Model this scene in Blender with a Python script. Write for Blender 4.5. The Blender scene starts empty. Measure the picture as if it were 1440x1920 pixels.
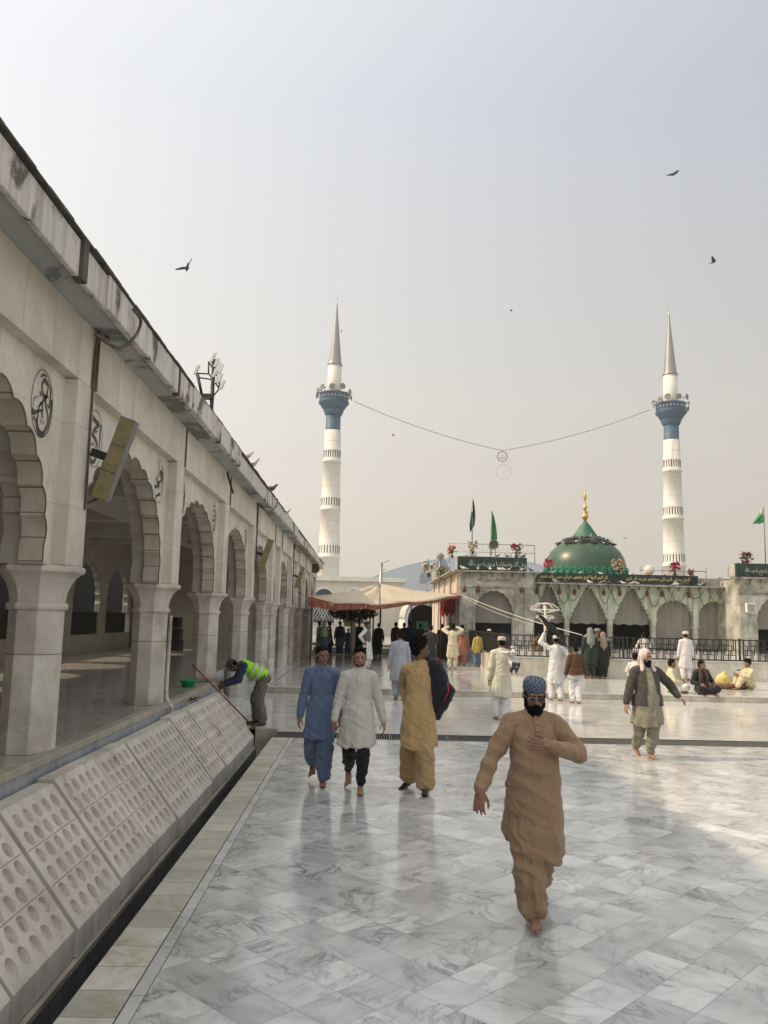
import bpy, bmesh, math, random
from mathutils import Vector, Matrix, noise
from math import sin, cos, pi, radians as R
random.seed(7)
sc = bpy.context.scene
col = sc.collection

# ------------------------------------------------------------------ camera, sky, sun, exposure
F_PX = 1555.0; CAM_H = 2.05; PITCH = R(7.3); ROLL = R(1.35); YAW = R(1.25)
cd = bpy.data.cameras.new('camera'); cam = bpy.data.objects.new('camera', cd); col.objects.link(cam)
cd.sensor_fit = 'VERTICAL'; cd.sensor_height = 24.0; cd.lens = F_PX / 1920 * 24.0
cd.clip_start = 0.05; cd.clip_end = 2500
cam.matrix_world = Matrix.Translation((0, 0, CAM_H)) @ Matrix.Rotation(-YAW, 4, 'Z') @ Matrix.Rotation(pi/2 + PITCH, 4, 'X') @ Matrix.Rotation(ROLL, 4, 'Z')
sc.camera = cam

SUN_EL = R(41); 
wd = bpy.data.worlds.new('World'); sc.world = wd; wd.use_nodes = True
nt = wd.node_tree; N = nt.nodes; L = nt.links; N.clear()
out = N.new('ShaderNodeOutputWorld'); bg1 = N.new('ShaderNodeBackground'); bg2 = N.new('ShaderNodeBackground'); add = N.new('ShaderNodeAddShader')
sky = N.new('ShaderNodeTexSky'); sky.sky_type = 'NISHITA'; sky.sun_disc = False; sky.sun_elevation = SUN_EL; sky.sun_rotation = R(-90)
sky.air_density = 1.0; sky.dust_density = 7.0; sky.ozone_density = 1.0
L.new(sky.outputs[0], bg1.inputs[0]); bg1.inputs[1].default_value = 0.018
tc = N.new('ShaderNodeTexCoord'); sx = N.new('ShaderNodeSeparateXYZ'); L.new(tc.outputs['Generated'], sx.inputs[0])
cr = N.new('ShaderNodeValToRGB'); L.new(sx.outputs[2], cr.inputs[0])
cr.color_ramp.elements[0].position = 0.0; cr.color_ramp.elements[0].color = (.66, .60, .51, 1)
cr.color_ramp.elements[1].position = 1.0; cr.color_ramp.elements[1].color = (.66, .66, .65, 1)
for p_, c_ in ((.12, (.67, .61, .53)), (.25, (.64, .605, .55)), (.38, (.55, .55, .55)), (.55, (.46, .49, .555)), (.72, (.50, .53, .58)), (.85, (.62, .62, .62))):
    e = cr.color_ramp.elements.new(p_); e.color = (*c_, 1)
dp = N.new('ShaderNodeVectorMath'); dp.operation = 'DOT_PRODUCT'; L.new(tc.outputs['Generated'], dp.inputs[0])
sd = Vector((-cos(SUN_EL), .10, sin(SUN_EL))).normalized(); dp.inputs[1].default_value = sd
mr = N.new('ShaderNodeMapRange'); L.new(dp.outputs['Value'], mr.inputs[0]); mr.inputs[1].default_value = -.35; mr.inputs[2].default_value = 1.0; mr.inputs[3].default_value = 0; mr.inputs[4].default_value = 1
pw = N.new('ShaderNodeMath'); pw.operation = 'POWER'; L.new(mr.outputs[0], pw.inputs[0]); pw.inputs[1].default_value = 1.9
gl = N.new('ShaderNodeMix'); gl.data_type = 'RGBA'; gl.blend_type = 'ADD'; gl.clamp_result = False
L.new(pw.outputs[0], gl.inputs[0]); L.new(cr.outputs[0], gl.inputs[6]); gl.inputs[7].default_value = (.78, .76, .69, 1)
# added fill: unseen sky half behind the camera brightened to light camera-facing surfaces
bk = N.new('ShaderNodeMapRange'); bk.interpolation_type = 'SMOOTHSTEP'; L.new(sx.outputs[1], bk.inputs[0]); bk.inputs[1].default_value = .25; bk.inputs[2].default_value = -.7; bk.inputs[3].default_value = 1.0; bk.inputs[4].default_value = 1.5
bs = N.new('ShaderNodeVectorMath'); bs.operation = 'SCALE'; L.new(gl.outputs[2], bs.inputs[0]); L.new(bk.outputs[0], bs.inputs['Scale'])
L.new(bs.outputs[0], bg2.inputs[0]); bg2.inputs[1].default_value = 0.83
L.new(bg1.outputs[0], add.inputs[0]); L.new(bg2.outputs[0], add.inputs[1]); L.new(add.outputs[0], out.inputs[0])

sl = bpy.data.lights.new('sun', 'SUN'); sl.energy = 3.4; sl.angle = R(1.2); sl.color = (1.0, .775, .52)
so = bpy.data.objects.new('sun', sl); col.objects.link(so)
so.rotation_euler = Vector((cos(SUN_EL), .02, -sin(SUN_EL))).to_track_quat('-Z', 'Y').to_euler()
sc.view_settings.view_transform = 'Standard'; sc.view_settings.look = 'None'; sc.view_settings.exposure = 0.12; sc.view_settings.gamma = 1.0

# ------------------------------------------------------------------ pixel -> world (used only to read positions off the photograph at known depths)
def ray(px, py):
    u = px-720; v = py-960
    x = u*cos(ROLL)+v*sin(ROLL); y = -(v*cos(ROLL)-u*sin(ROLL))
    fy = F_PX*cos(PITCH)-y*sin(PITCH); z = F_PX*sin(PITCH)+y*cos(PITCH)
    return x*cos(YAW)+fy*sin(YAW), -x*sin(YAW)+fy*cos(YAW), z
def onz(px, py, z=0.0):
    r = ray(px, py); t = (z-CAM_H)/r[2]; return Vector((r[0]*t, r[1]*t, z))
def ony(px, py, Y):
    r = ray(px, py); t = Y/r[1]; return Vector((r[0]*t, Y, CAM_H+r[2]*t))
def onx(px, py, X):
    r = ray(px, py); t = X/r[0]; return Vector((X, r[1]*t, CAM_H+r[2]*t))

# ------------------------------------------------------------------ materials
def nodes_of(name):
    m = bpy.data.materials.new(name); m.use_nodes = True
    return m, m.node_tree.nodes, m.node_tree.links, m.node_tree.nodes['Principled BSDF']
def math_(N, L, op, a, b=None, c=None):
    n = N.new('ShaderNodeMath'); n.operation = op
    for i, v in enumerate((a, b, c)):
        if v is None: continue
        if isinstance(v, (int, float)): n.inputs[i].default_value = v
        else: L.new(v, n.inputs[i])
    return n.outputs[0]
def mix_(N, L, f, a, b, blend='MIX'):
    n = N.new('ShaderNodeMix'); n.data_type = 'RGBA'; n.blend_type = blend
    for i, v in ((0, f), (6, a), (7, b)):
        if isinstance(v, (int, float)): n.inputs[i].default_value = v
        elif isinstance(v, tuple): n.inputs[i].default_value = (*v[:3], 1)
        else: L.new(v, n.inputs[i])
    return n.outputs[2]
def noise_(N, L, co, scale, detail=4, rough=.55, dist=0):
    n = N.new('ShaderNodeTexNoise'); n.inputs['Scale'].default_value = scale; n.inputs['Detail'].default_value = detail
    n.inputs['Roughness'].default_value = rough; n.inputs['Distortion'].default_value = dist
    if co is not None: L.new(co, n.inputs['Vector'])
    return n.outputs[0]
def ramp_(N, L, v, a, b):
    n = N.new('ShaderNodeMapRange'); L.new(v, n.inputs[0]); n.inputs[1].default_value = a; n.inputs[2].default_value = b
    return n.outputs[0]
def mat(name, c, rough=.6, var=.12, scale=4., bump=0., bscale=30., metal=0., stain=None, streak=None, spec=.5, coords='obj', emit=0, sheen=0, alpha=1):
    """plain surface with tonal variation; stain=(colour, scale, threshold, softness); streak=(colour, amount) gives vertical dirt runs"""
    m, N, L, P = nodes_of(name)
    if coords == 'obj': co = N.new('ShaderNodeTexCoord').outputs['Object']
    else: co = N.new('ShaderNodeNewGeometry').outputs['Position']
    n1 = noise_(N, L, co, scale)
    dark = tuple(x*(1-var*1.6) for x in c); lite = tuple(min(1, x*(1+var)) for x in c)
    cc = mix_(N, L, ramp_(N, L, n1, .3, .7), dark, lite)
    if streak:
        mp = N.new('ShaderNodeMapping'); L.new(co, mp.inputs[0]); mp.inputs['Scale'].default_value = (5, 5, .35)
        s = noise_(N, L, mp.outputs[0], 1.6, 5, .6)
        cc = mix_(N, L, math_(N, L, 'MULTIPLY', ramp_(N, L, s, .48, .75), streak[1]), cc, streak[0])
    if stain:
        s = noise_(N, L, co, stain[1], 7, .62, .4)
        cc = mix_(N, L, ramp_(N, L, s, stain[2], stain[2]+stain[3]), cc, stain[0])
    L.new(cc, P.inputs['Base Color']); P.inputs['Roughness'].default_value = rough; P.inputs['Metallic'].default_value = metal
    P.inputs['Specular IOR Level'].default_value = spec
    if sheen: P.inputs['Sheen Weight'].default_value = sheen; P.inputs['Sheen Roughness'].default_value = .5
    if bump:
        b = N.new('ShaderNodeBump'); b.inputs['Strength'].default_value = min(1, bump); b.inputs['Distance'].default_value = .01
        L.new(noise_(N, L, co, bscale, 5), b.inputs['Height']); L.new(b.outputs[0], P.inputs['Normal'])
    if emit: P.inputs['Emission Color'].default_value = (*c, 1); P.inputs['Emission Strength'].default_value = emit
    if alpha < 1: P.inputs['Alpha'].default_value = alpha
    return m
def tiled(name, U, V, lu, lv, bond, c_lo, c_hi, vein, grout, rough=.2, gw=.003, tilevar=.10, dirt=None, veinscale=2.2, veinamt=.8, bump=.15, spec=.5, off=(0, 0), rvar=.1):
    """stone slabs: U,V are world directions, lu x lv the slab, each slab has its own cut of veined stone"""
    m, N, L, P = nodes_of(name)
    pos = N.new('ShaderNodeNewGeometry').outputs['Position']
    def dot(v):
        d = N.new('ShaderNodeVectorMath'); d.operation = 'DOT_PRODUCT'; L.new(pos, d.inputs[0]); d.inputs[1].default_value = v; return d.outputs['Value']
    u = math_(N, L, 'DIVIDE', math_(N, L, 'ADD', dot(U), off[0]), lu); v = math_(N, L, 'DIVIDE', math_(N, L, 'ADD', dot(V), off[1]), lv)
    row = math_(N, L, 'FLOOR', v)
    if bond: u = math_(N, L, 'ADD', u, math_(N, L, 'MULTIPLY', row, bond))
    cu = math_(N, L, 'FLOOR', u)
    fu = math_(N, L, 'SUBTRACT', u, cu); fv = math_(N, L, 'SUBTRACT', v, row)
    eu = math_(N, L, 'MULTIPLY', math_(N, L, 'MINIMUM', fu, math_(N, L, 'SUBTRACT', 1.0, fu)), lu)
    ev = math_(N, L, 'MULTIPLY', math_(N, L, 'MINIMUM', fv, math_(N, L, 'SUBTRACT', 1.0, fv)), lv)
    g = math_(N, L, 'LESS_THAN', math_(N, L, 'MINIMUM', eu, ev), gw)
    cb = N.new('ShaderNodeCombineXYZ'); L.new(cu, cb.inputs[0]); L.new(row, cb.inputs[1])
    wn = N.new('ShaderNodeTexWhiteNoise'); wn.noise_dimensions = '3D'; L.new(cb.outputs[0], wn.inputs['Vector'])
    # each slab: own offset and own rotation of the veining
    vr = N.new('ShaderNodeVectorRotate'); vr.rotation_type = 'Z_AXIS'; L.new(pos, vr.inputs['Vector'])
    L.new(math_(N, L, 'MULTIPLY', wn.outputs['Value'], 6.28), vr.inputs['Angle'])
    va = N.new('ShaderNodeVectorMath'); va.operation = 'MULTIPLY_ADD'; L.new(wn.outputs['Color'], va.inputs[0]); va.inputs[1].default_value = (37, 37, 37); L.new(vr.outputs[0], va.inputs[2])
    mp = N.new('ShaderNodeMapping'); L.new(va.outputs[0], mp.inputs[0]); mp.inputs['Scale'].default_value = (1, 1.9, 1)
    cloud = noise_(N, L, mp.outputs[0], veinscale*.7, 6, .6, .6)
    n2 = noise_(N, L, mp.outputs[0], veinscale, 8, .62, 1.2)
    ridge = math_(N, L, 'SUBTRACT', 1.0, math_(N, L, 'ABSOLUTE', math_(N, L, 'MULTIPLY_ADD', n2, 2.0, -1.0)))
    rg = math_(N, L, 'POWER', ridge, 14.0)
    msk = ramp_(N, L, noise_(N, L, va.outputs[0], 1.7, 3), .42, .68)
    c = mix_(N, L, ramp_(N, L, cloud, .30, .66), c_lo, c_hi)
    c = mix_(N, L, math_(N, L, 'MULTIPLY', math_(N, L, 'MULTIPLY', rg, msk), veinamt), c, vein)
    br = math_(N, L, 'MULTIPLY_ADD', wn.outputs['Value'], tilevar*2, 1-tilevar*1.3)
    bn = N.new('ShaderNodeVectorMath'); bn.operation = 'SCALE'; L.new(c, bn.inputs[0]); L.new(br, bn.inputs['Scale']); c = bn.outputs[0]
    if dirt:
        d = noise_(N, L, pos, dirt[1], 6, .65); c = mix_(N, L, math_(N, L, 'MULTIPLY', ramp_(N, L, d, dirt[2], dirt[2]+.25), dirt[3]), c, dirt[0])
    c = mix_(N, L, g, c, grout)
    L.new(c, P.inputs['Base Color']); P.inputs['Specular IOR Level'].default_value = spec
    rn = noise_(N, L, pos, 1.3, 5)
    rr = math_(N, L, 'MULTIPLY_ADD', rn, rvar*2, rough-rvar)
    rr = math_(N, L, 'ADD', rr, math_(N, L, 'MULTIPLY', g, .4)); L.new(rr, P.inputs['Roughness'])
    b = N.new('ShaderNodeBump'); b.inputs['Strength'].default_value = bump; b.inputs['Distance'].default_value = .004
    hh = math_(N, L, 'ADD', math_(N, L, 'MULTIPLY', g, -1.0), math_(N, L, 'MULTIPLY', wn.outputs['Value'], .5))
    L.new(hh, b.inputs['Height']); L.new(b.outputs[0], P.inputs['Normal'])
    return m
S2 = math.sqrt(.5)
M = {}
M['court'] = tiled('court_marble', (S2, -S2, 0), (S2, S2, 0), .30, .305, 0, (.42, .425, .42), (.70, .70, .685), (.11, .115, .12), (.26, .255, .245), rough=.14, gw=.0021, tilevar=.16, dirt=((.33, .31, .27), .5, .5, .35), veinamt=.95, veinscale=1.8, off=(.215, -.033), rvar=.07)
M['border'] = tiled('border_marble', (0, 1, 0), (1, 0, 0), .31, .30, 0, (.46, .44, .37), (.68, .66, .58), (.36, .29, .16), (.14, .13, .11), rough=.3, tilevar=.14, dirt=((.33, .27, .16), 1.6, .52, .5), off=(.1, 0))
M['strip'] = tiled('strip_marble', (0, 1, 0), (1, 0, 0), 1.2, .30, 0, (.50, .51, .50), (.66, .66, .64), (.3, .3, .3), (.14, .13, .12), rough=.25, off=(0, 0))
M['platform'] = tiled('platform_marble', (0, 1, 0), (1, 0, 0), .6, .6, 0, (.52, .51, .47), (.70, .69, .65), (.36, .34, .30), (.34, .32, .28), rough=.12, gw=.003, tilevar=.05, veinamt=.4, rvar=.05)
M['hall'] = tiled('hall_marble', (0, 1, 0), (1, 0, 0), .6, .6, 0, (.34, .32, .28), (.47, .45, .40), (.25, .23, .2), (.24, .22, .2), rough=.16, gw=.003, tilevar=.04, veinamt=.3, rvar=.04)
M['stepstone'] = tiled('step_marble', (1, 0, 0), (0, 0, 1), .45, .3, 0, (.40, .37, .30), (.60, .56, .47), (.30, .22, .12), (.25, .22, .18), rough=.35, tilevar=.12)
M['basewall'] = tiled('base_wall_marble', (1, 1, 0), (0, 0, 1), .75, .8, 0, (.48, .45, .37), (.66, .63, .54), (.36, .29, .18), (.28, .25, .2), rough=.35, tilevar=.06, veinamt=.6)
M['colm'] = tiled('column_marble', (0, 1, 0), (0, 0, 1), 4, .92, 0, (.46, .43, .37), (.70, .67, .60), (.34, .31, .26), (.22, .19, .15), rough=.5, gw=.005, tilevar=.06, dirt=((.20, .165, .12), 1.6, .50, .75), veinamt=.5, veinscale=1.6, off=(0, .18), rvar=.08)
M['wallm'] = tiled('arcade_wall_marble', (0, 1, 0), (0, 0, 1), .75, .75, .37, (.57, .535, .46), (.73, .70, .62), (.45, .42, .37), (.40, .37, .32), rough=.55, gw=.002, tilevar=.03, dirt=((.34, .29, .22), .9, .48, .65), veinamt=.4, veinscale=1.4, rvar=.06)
M['friezem'] = tiled('frieze_panels', (0, 1, 0), (0, 0, 1), .62, 4, 0, (.56, .52, .445), (.71, .675, .60), (.45, .42, .37), (.36, .33, .28), rough=.6, gw=.004, tilevar=.05, dirt=((.38, .35, .29), .9, .5, .6), veinamt=.15, rvar=.05)
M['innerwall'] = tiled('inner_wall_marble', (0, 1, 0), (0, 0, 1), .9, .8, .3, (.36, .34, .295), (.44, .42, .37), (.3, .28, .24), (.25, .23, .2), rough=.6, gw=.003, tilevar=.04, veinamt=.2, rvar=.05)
M['reveal'] = tiled('arch_reveal_marble', (0, 1, 0), (0, 0, 1), 6, .21, 0, (.46, .42, .35), (.62, .58, .50), (.34, .30, .24), (.20, .17, .13), rough=.5, gw=.006, tilevar=.10, dirt=((.30, .25, .19), 1.4, .48, .7), veinamt=.3, off=(0, .05))
M['grime'] = mat('grime', (.20, .17, .13), .9, .35, 6, coords='w')
M['plaster'] = mat('plaster', (.60, .58, .53), .8, .08, 1.2, coords='w')
M['ceiling'] = mat('ceiling_paint', (.50, .49, .46), .85, .06, .8, coords='w')
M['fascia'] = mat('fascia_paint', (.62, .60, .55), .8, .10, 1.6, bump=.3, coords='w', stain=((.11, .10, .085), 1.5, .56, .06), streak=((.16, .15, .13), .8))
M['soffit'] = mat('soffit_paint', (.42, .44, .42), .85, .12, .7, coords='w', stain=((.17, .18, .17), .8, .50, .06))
M['rim'] = mat('roof_rim', (.085, .074, .06), .9, .3, 6, bump=.6, bscale=60, coords='w')
M['dark'] = mat('dark_joint', (.09, .08, .07), .9, .2, 5)
M['jointb'] = mat('brown_joint', (.13, .105, .08), .9, .3, 5)
M['ink'] = mat('black_ink', (.045, .043, .04), .6, .1, 10)
M['greywall'] = mat('grey_blue_paint', (.44, .46, .49), .7, .15, 3, coords='w', streak=((.12, .12, .12), .7))
M['kerb'] = mat('kerb_stone', (.40, .36, .29), .5, .2, 3, bump=.1, coords='w', stain=((.20, .17, .13), 2.5, .58, .2))
M['panel'] = mat('perforated_panel', (.64, .60, .52), .75, .12, 1.6, bump=.3, bscale=70, coords='w', stain=((.22, .18, .14), 1.7, .62, .12), streak=((.38, .32, .26), .6))
M['chan'] = tiled('channel_tiles', (0, 1, 0), (0, 0, 1), .24, .8, 0, (.10, .105, .105), (.17, .175, .175), (.06, .06, .06), (.04, .04, .04), rough=.35, gw=.004, tilevar=.15)
M['water'] = mat('wet_channel', (.03, .03, .028), .12, .2, 2)
M['iron'] = mat('black_iron', (.025, .025, .025), .45, .2, 12, metal=.3)
M['steel'] = mat('grey_steel', (.32, .32, .31), .4, .15, 8, metal=.6)
M['ground'] = mat('city_ground', (.30, .28, .25), .9, .2, .1, coords='w')

# ------------------------------------------------------------------ mesh builder
class MB:
    def __init__(s): s.v = []; s.f = []; s.sm = []
    def add(s, vs, fs, smooth=False):
        o = len(s.v); s.v += [tuple(v) for v in vs]; s.f += [tuple(i+o for i in f) for f in fs]; s.sm += [smooth]*len(fs); return s
    def box(s, x0, x1, y0, y1, z0, z1):
        return s.add([(x, y, z) for z in (z0, z1) for y in (y0, y1) for x in (x0, x1)], [(0, 2, 3, 1), (4, 5, 7, 6), (0, 1, 5, 4), (2, 6, 7, 3), (0, 4, 6, 2), (1, 3, 7, 5)])
    def prism(s, poly, a, b, plane='YZ', smooth=False):
        """extrude a 2-D outline from a to b along the remaining axis"""
        f = {'YZ': lambda p, t: (t, p[0], p[1]), 'XZ': lambda p, t: (p[0], t, p[1]), 'XY': lambda p, t: (p[0], p[1], t)}[plane]
        n = len(poly); vs = [f(p, a) for p in poly]+[f(p, b) for p in poly]
        s.add(vs, [tuple(range(n)), tuple(range(2*n-1, n-1, -1))]); o = len(s.v)-2*n
        for i in range(n):
            j = (i+1) % n; s.f.append((o+i, o+i+n, o+j+n, o+j)); s.sm.append(smooth)
        return s
    def rings(s, rs, cap=True, smooth=True):
        n = len(rs[0]); o = len(s.v)
        for r in rs: s.v += [tuple(v) for v in r]
        for k in range(len(rs)-1):
            for i in range(n):
                j = (i+1) % n; s.f.append((o+k*n+i, o+k*n+j, o+(k+1)*n+j, o+(k+1)*n+i)); s.sm.append(smooth)
        if cap:
            s.f.append(tuple(o+i for i in range(n-1, -1, -1))); s.sm.append(False)
            s.f.append(tuple(o+(len(rs)-1)*n+i for i in range(n))); s.sm.append(False)
        return s
    def tube(s, pts, r, n=6, smooth=True):
        pts = [Vector(p) for p in pts]; rs = []
        rad = r if isinstance(r, (list, tuple)) else [r]*len(pts)
        up = Vector((0, 0, 1))
        for i, p in enumerate(pts):
            t = (pts[min(i+1, len(pts)-1)]-pts[max(i-1, 0)]).normalized()
            a = t.cross(up)
            if a.length < .05: a = t.cross(Vector((0, 1, 0)))
            a.normalize(); b = a.cross(t).normalized()
            if i and (a-pa).length > (a+pa).length: a = -a; b = -b
            pa = a
            rs.append([p+a*rad[i]*cos(2*pi*k/n)+b*rad[i]*sin(2*pi*k/n) for k in range(n)])
        return s.rings(rs, True, smooth)
    def lathe(s, prof, n=24, c=(0, 0, 0), smooth=True, flute=None):
        c = Vector(c); rs = []
        for r, z in prof:
            ring = []
            for k in range(n):
                rr = r
                if flute: rr = r*(1+flute*(1 if k % 2 else -1))
                ring.append(c+Vector((rr*cos(2*pi*k/n), rr*sin(2*pi*k/n), z)))
            rs.append(ring)
        return s.rings(rs, True, smooth)
    def blob(s, c, r, nu=12, nv=8, rot=None, nz=0, seed=0):
        c = Vector(c); r = Vector(r) if not isinstance(r, (int, float)) else Vector((r, r, r)); rs = []
        for j in range(nv+1):
            th = pi*(j+.02)/(nv+.04) if 0 < j < nv else (0.03 if j == 0 else pi-.03); ring = []
            for i in range(nu):
                ph = 2*pi*i/nu; d = Vector((sin(th)*cos(ph), sin(th)*sin(ph), -cos(th)))
                k = 1+(nz*noise.noise(d*2.3+Vector((seed, seed*1.7, 0))) if nz else 0)
                p = Vector((d.x*r.x, d.y*r.y, d.z*r.z))*k
                if rot: p = rot @ p
                ring.append(c+p)
            rs.append(ring)
        return s.rings(rs, True, True)
    def build(s, name, m, parent=None, loc=None, rotz=0, bevel=0, smooth=None):
        me = bpy.data.meshes.new(name); me.from_pydata(s.v, [], s.f)
        me.polygons.foreach_set('use_smooth', s.sm if smooth is None else [smooth]*len(s.f)); me.update()
        bm = bmesh.new(); bm.from_mesh(me); bmesh.ops.recalc_face_normals(bm, faces=bm.faces); bm.to_mesh(me); bm.free()
        o = bpy.data.objects.new(name, me); col.objects.link(o)
        me.materials.append(m if not isinstance(m, str) else M[m])
        if parent: o.parent = parent
        if loc is not None: o.location = loc
        if rotz: o.rotation_euler.z = rotz
        if bevel:
            b = o.modifiers.new('bevel', 'BEVEL'); b.width = bevel; b.segments = 2; b.limit_method = 'ANGLE'; b.angle_limit = R(40)
        return o
def tag(o, label=None, cat=None, group=None, kind=None):
    if label: o['label'] = label
    if cat: o['category'] = cat
    if group: o['group'] = group
    if kind: o['kind'] = kind
    return o
def empty(name, loc=(0, 0, 0), rz=0):
    o = bpy.data.objects.new(name, None); col.objects.link(o); o.location = loc; o.rotation_euler.z = rz; o.empty_display_size = .2; return o
def copy_tree(o, parent=None):
    c = o.copy(); col.objects.link(c); c.parent = parent
    for ch in list(o.children): copy_tree(ch, c)
    return c
def circ(r, n, cx=0, cy=0): return [(cx+r*cos(2*pi*i/n), cy+r*sin(2*pi*i/n)) for i in range(n)]

# ------------------------------------------------------------------ ground sheets
def sheet(name, x0, x1, y0, y1, z, m):
    b = MB(); b.add([(x0, y0, z), (x1, y0, z), (x1, y1, z), (x0, y1, z)], [(0, 1, 2, 3)])
    return tag(b.build(name, m), kind='structure')
XC0, XC1 = -1.875, -1.50       # drainage channel
YD0, YD1 = 14.50, 15.24       # cross drain
sheet('courtyard_floor', -1.12, 60, -12, YD0, 0, 'court')
sheet('courtyard_floor', -1.49, 60, YD1, 22.85, 0, 'platform')
b = MB(); b.box(-1.2, -1.125, -12, YD0, -.3, 0); tag(b.build('floor_strip', 'strip'), kind='structure')
b = MB(); b.box(XC1, -1.207, -12, YD0, -.9, 0); tag(b.build('floor_border', 'border'), kind='structure')
sheet('floor_joint', -1.30, -1.05, -12, YD0, -.012, 'dark')
sheet('ground', -900, 900, -300, 1800, -1.0, 'ground')
b = MB(); b.box(-2.48, 70, 22.86, 43.0, -.5, .17); tag(b.build('upper_platform', 'platform'), kind='structure')
b = MB(); b.box(-2.50, 70, 22.79, 22.857, 0, .135); tag(b.build('step_riser', 'stepstone'), kind='structure')
b = MB(); b.box(-2.50, 70, 22.76, 22.857, .137, .174); tag(b.build('step_tread', 'platform', bevel=.008), kind='structure')
# channel walls and bed
b = MB(); b.box(-1.98, XC0, -12, 15.45, -.95, -.34); tag(b.build('channel_wall', 'chan'), kind='structure')
sheet('channel_bed', XC0-.02, 60, -12, 15.6, -.72, 'water')
b = MB(); b.box(-1.2, 60, YD1, YD1+.06, -.9, -.004); b.box(-1.12, 60, YD0-.05, YD0-.002, -.9, -.004); tag(b.build('drain_side', 'chan'), kind='structure')
sheet('courtyard_floor', -2.9, -1.49, 15.62, 22.85, -.004, 'platform')
b = MB(); b.box(-1.9, -1.49, 15.45, 15.62, -.9, .02); tag(b.build('channel_end', 'kerb'), kind='structure')
b = MB(); b.box(-3.4, -2.55, 15.62, 22.85, -.3, .16); tag(b.build('side_step', 'platform', bevel=.01), kind='structure')
b = MB(); b.box(-3.4, -2.5, 22.86, 48, -.3, .20); tag(b.build('column_plinth', 'platform', bevel=.01), kind='structure')
# far service road/raised terrace behind the tent
b = MB(); b.box(-30, 70, 46.0, 200, -.95, -.2); tag(b.build('far_yard', 'ground'), kind='structure')
b = MB(); b.box(-2.6, 4.2, 43.0, 46, -.5, .17); b.box(-2.6, 4.2, 43.6, 46, .17, .32); b.box(-2.6, 4.2, 44.2, 46, .32, .47); tag(b.build('far_steps', 'stepstone'), kind='structure')
b = MB(); b.box(-2.6, 12, 46, 62, -.5, .6); tag(b.build('far_terrace', 'platform'), kind='structure')

# ------------------------------------------------------------------ drain grates
g = MB()
for k in range(24):
    y = .020+k*.0415
    g.box(y, y+.016, -.35, .35, -.016, -.006)
fr = MB(); fr.box(-.002, 1.0, -.37, -.34, -.05, -.003); fr.box(-.002, 1.0, .34, .37, -.05, -.003); fr.box(0, .012, -.34, .34, -.05, -.004); fr.box(.985, .998, -.34, .34, -.05, -.004)
gr = empty('drain_grate', (-1.48, (YD0+YD1)/2, 0)); tag(gr, 'black iron slotted grate section in the drain line crossing the marble floor', 'drain grate', 'grate sections laid along the cross drain')
g.build('grate_bars', mat('worn_iron', (.10, .098, .09), .5, .3, 9), gr); fr.build('grate_frame', 'iron', gr)
ORD = ['first', 'second', 'third', 'fourth', 'fifth', 'sixth', 'seventh', 'eighth', 'ninth', 'tenth', 'eleventh', 'twelfth', 'thirteenth', 'fourteenth', 'fifteenth', 'sixteenth']
gr['label'] = 'black iron slotted drain grate, first section from the perforated panels'
for k in range(1, 11):
    c = copy_tree(gr); c['label'] = 'black iron slotted drain grate, %s section from the perforated panels' % ORD[k]; c.location.x = -1.48+k*1.0

# ------------------------------------------------------------------ arcade hall on the left
HF = .80                        # hall floor height
XP, XW = -2.66, -2.79           # pilaster plane, arch wall plane
cols = [-4.75, -.6, 3.55, 7.68, 11.76, 15.9, 20.0, 24.3, 26.4, 30.8, 33.4, 37.6, 41.9, 46.0]
hall = empty('arcade_hall', (-5.8, 20, 0)); tag(hall, 'long white marble arcade of scalloped arches with mouldy overhanging roof edge', 'arcade')
HO = Vector((-5.8, 20, 0))
def hp(mb, name, m, bevel=0, parent=None, smooth=None):
    """link a part of the hall, given in world coordinates, under the hall"""
    o = mb.build(name, m, parent or hall, bevel=bevel, smooth=smooth); o.location = -HO if parent is None else (0, 0, 0); return o
def octo(cx, cy, a, z):
    b_ = a*.4142; return [Vector((cx+x, cy+y, z)) for x, y in ((-a, -b_), (-b_, -a), (b_, -a), (a, -b_), (a, b_), (b_, a), (-b_, a), (-a, b_))]
def column(y, z0, cx=-2.97, k=1.0, bm_='colm', nm='column'):
    b = MB(); q = lambda e, z: octo(cx, y, .22*k+e, z)
    b.rings([q(0, z0), q(0, 2.05)], smooth=False)
    o = hp(b, nm, bm_, bevel=.006)
    c = MB(); c.rings([q(0, 2.05), q(.018, 2.055), q(.026, 2.075), q(.026, 2.095), q(.018, 2.115), q(.0, 2.12), q(.004, 2.17), q(.016, 2.23), q(.038, 2.29), q(.072, 2.345), q(.105, 2.375), q(.125, 2.385), q(.138, 2.395), q(.142, 2.41), q(.142, 2.435), q(.13, 2.45)], smooth=False)
    hp(c, 'capital', bm_, parent=o); return o
for i, y in enumerate(cols):
    column(y, HF if y < 15.9 else (.16 if y < 22.8 else .20))
def foil(hw, zs, za, nl=6, bulge=.42, seg=7):
    """half outline of a multifoil arch: from (hw,zs) up to (0,za), cusps between lobes, small ogee tip"""
    pts = []
    ts = [i/nl for i in range(nl+1)]
    def env(t):
        a = t*pi/2; return (hw*(cos(a)**.86) if t < 1 else 0, zs+(za-zs)*(sin(a)**1.05))
    for i in range(nl):
        p, q = Vector(env(ts[i])), Vector(env(ts[i+1])); d = q-p; nrm = Vector((d.y, -d.x)).normalized()
        for s in range(seg):
            u = s/seg; pts.append(p+d*u+nrm*(sin(pi*u)**.8)*d.length*bulge*.5)
    pts.append(Vector((0, za)))
    return [(p.x, p.y) for p in pts]
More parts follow.
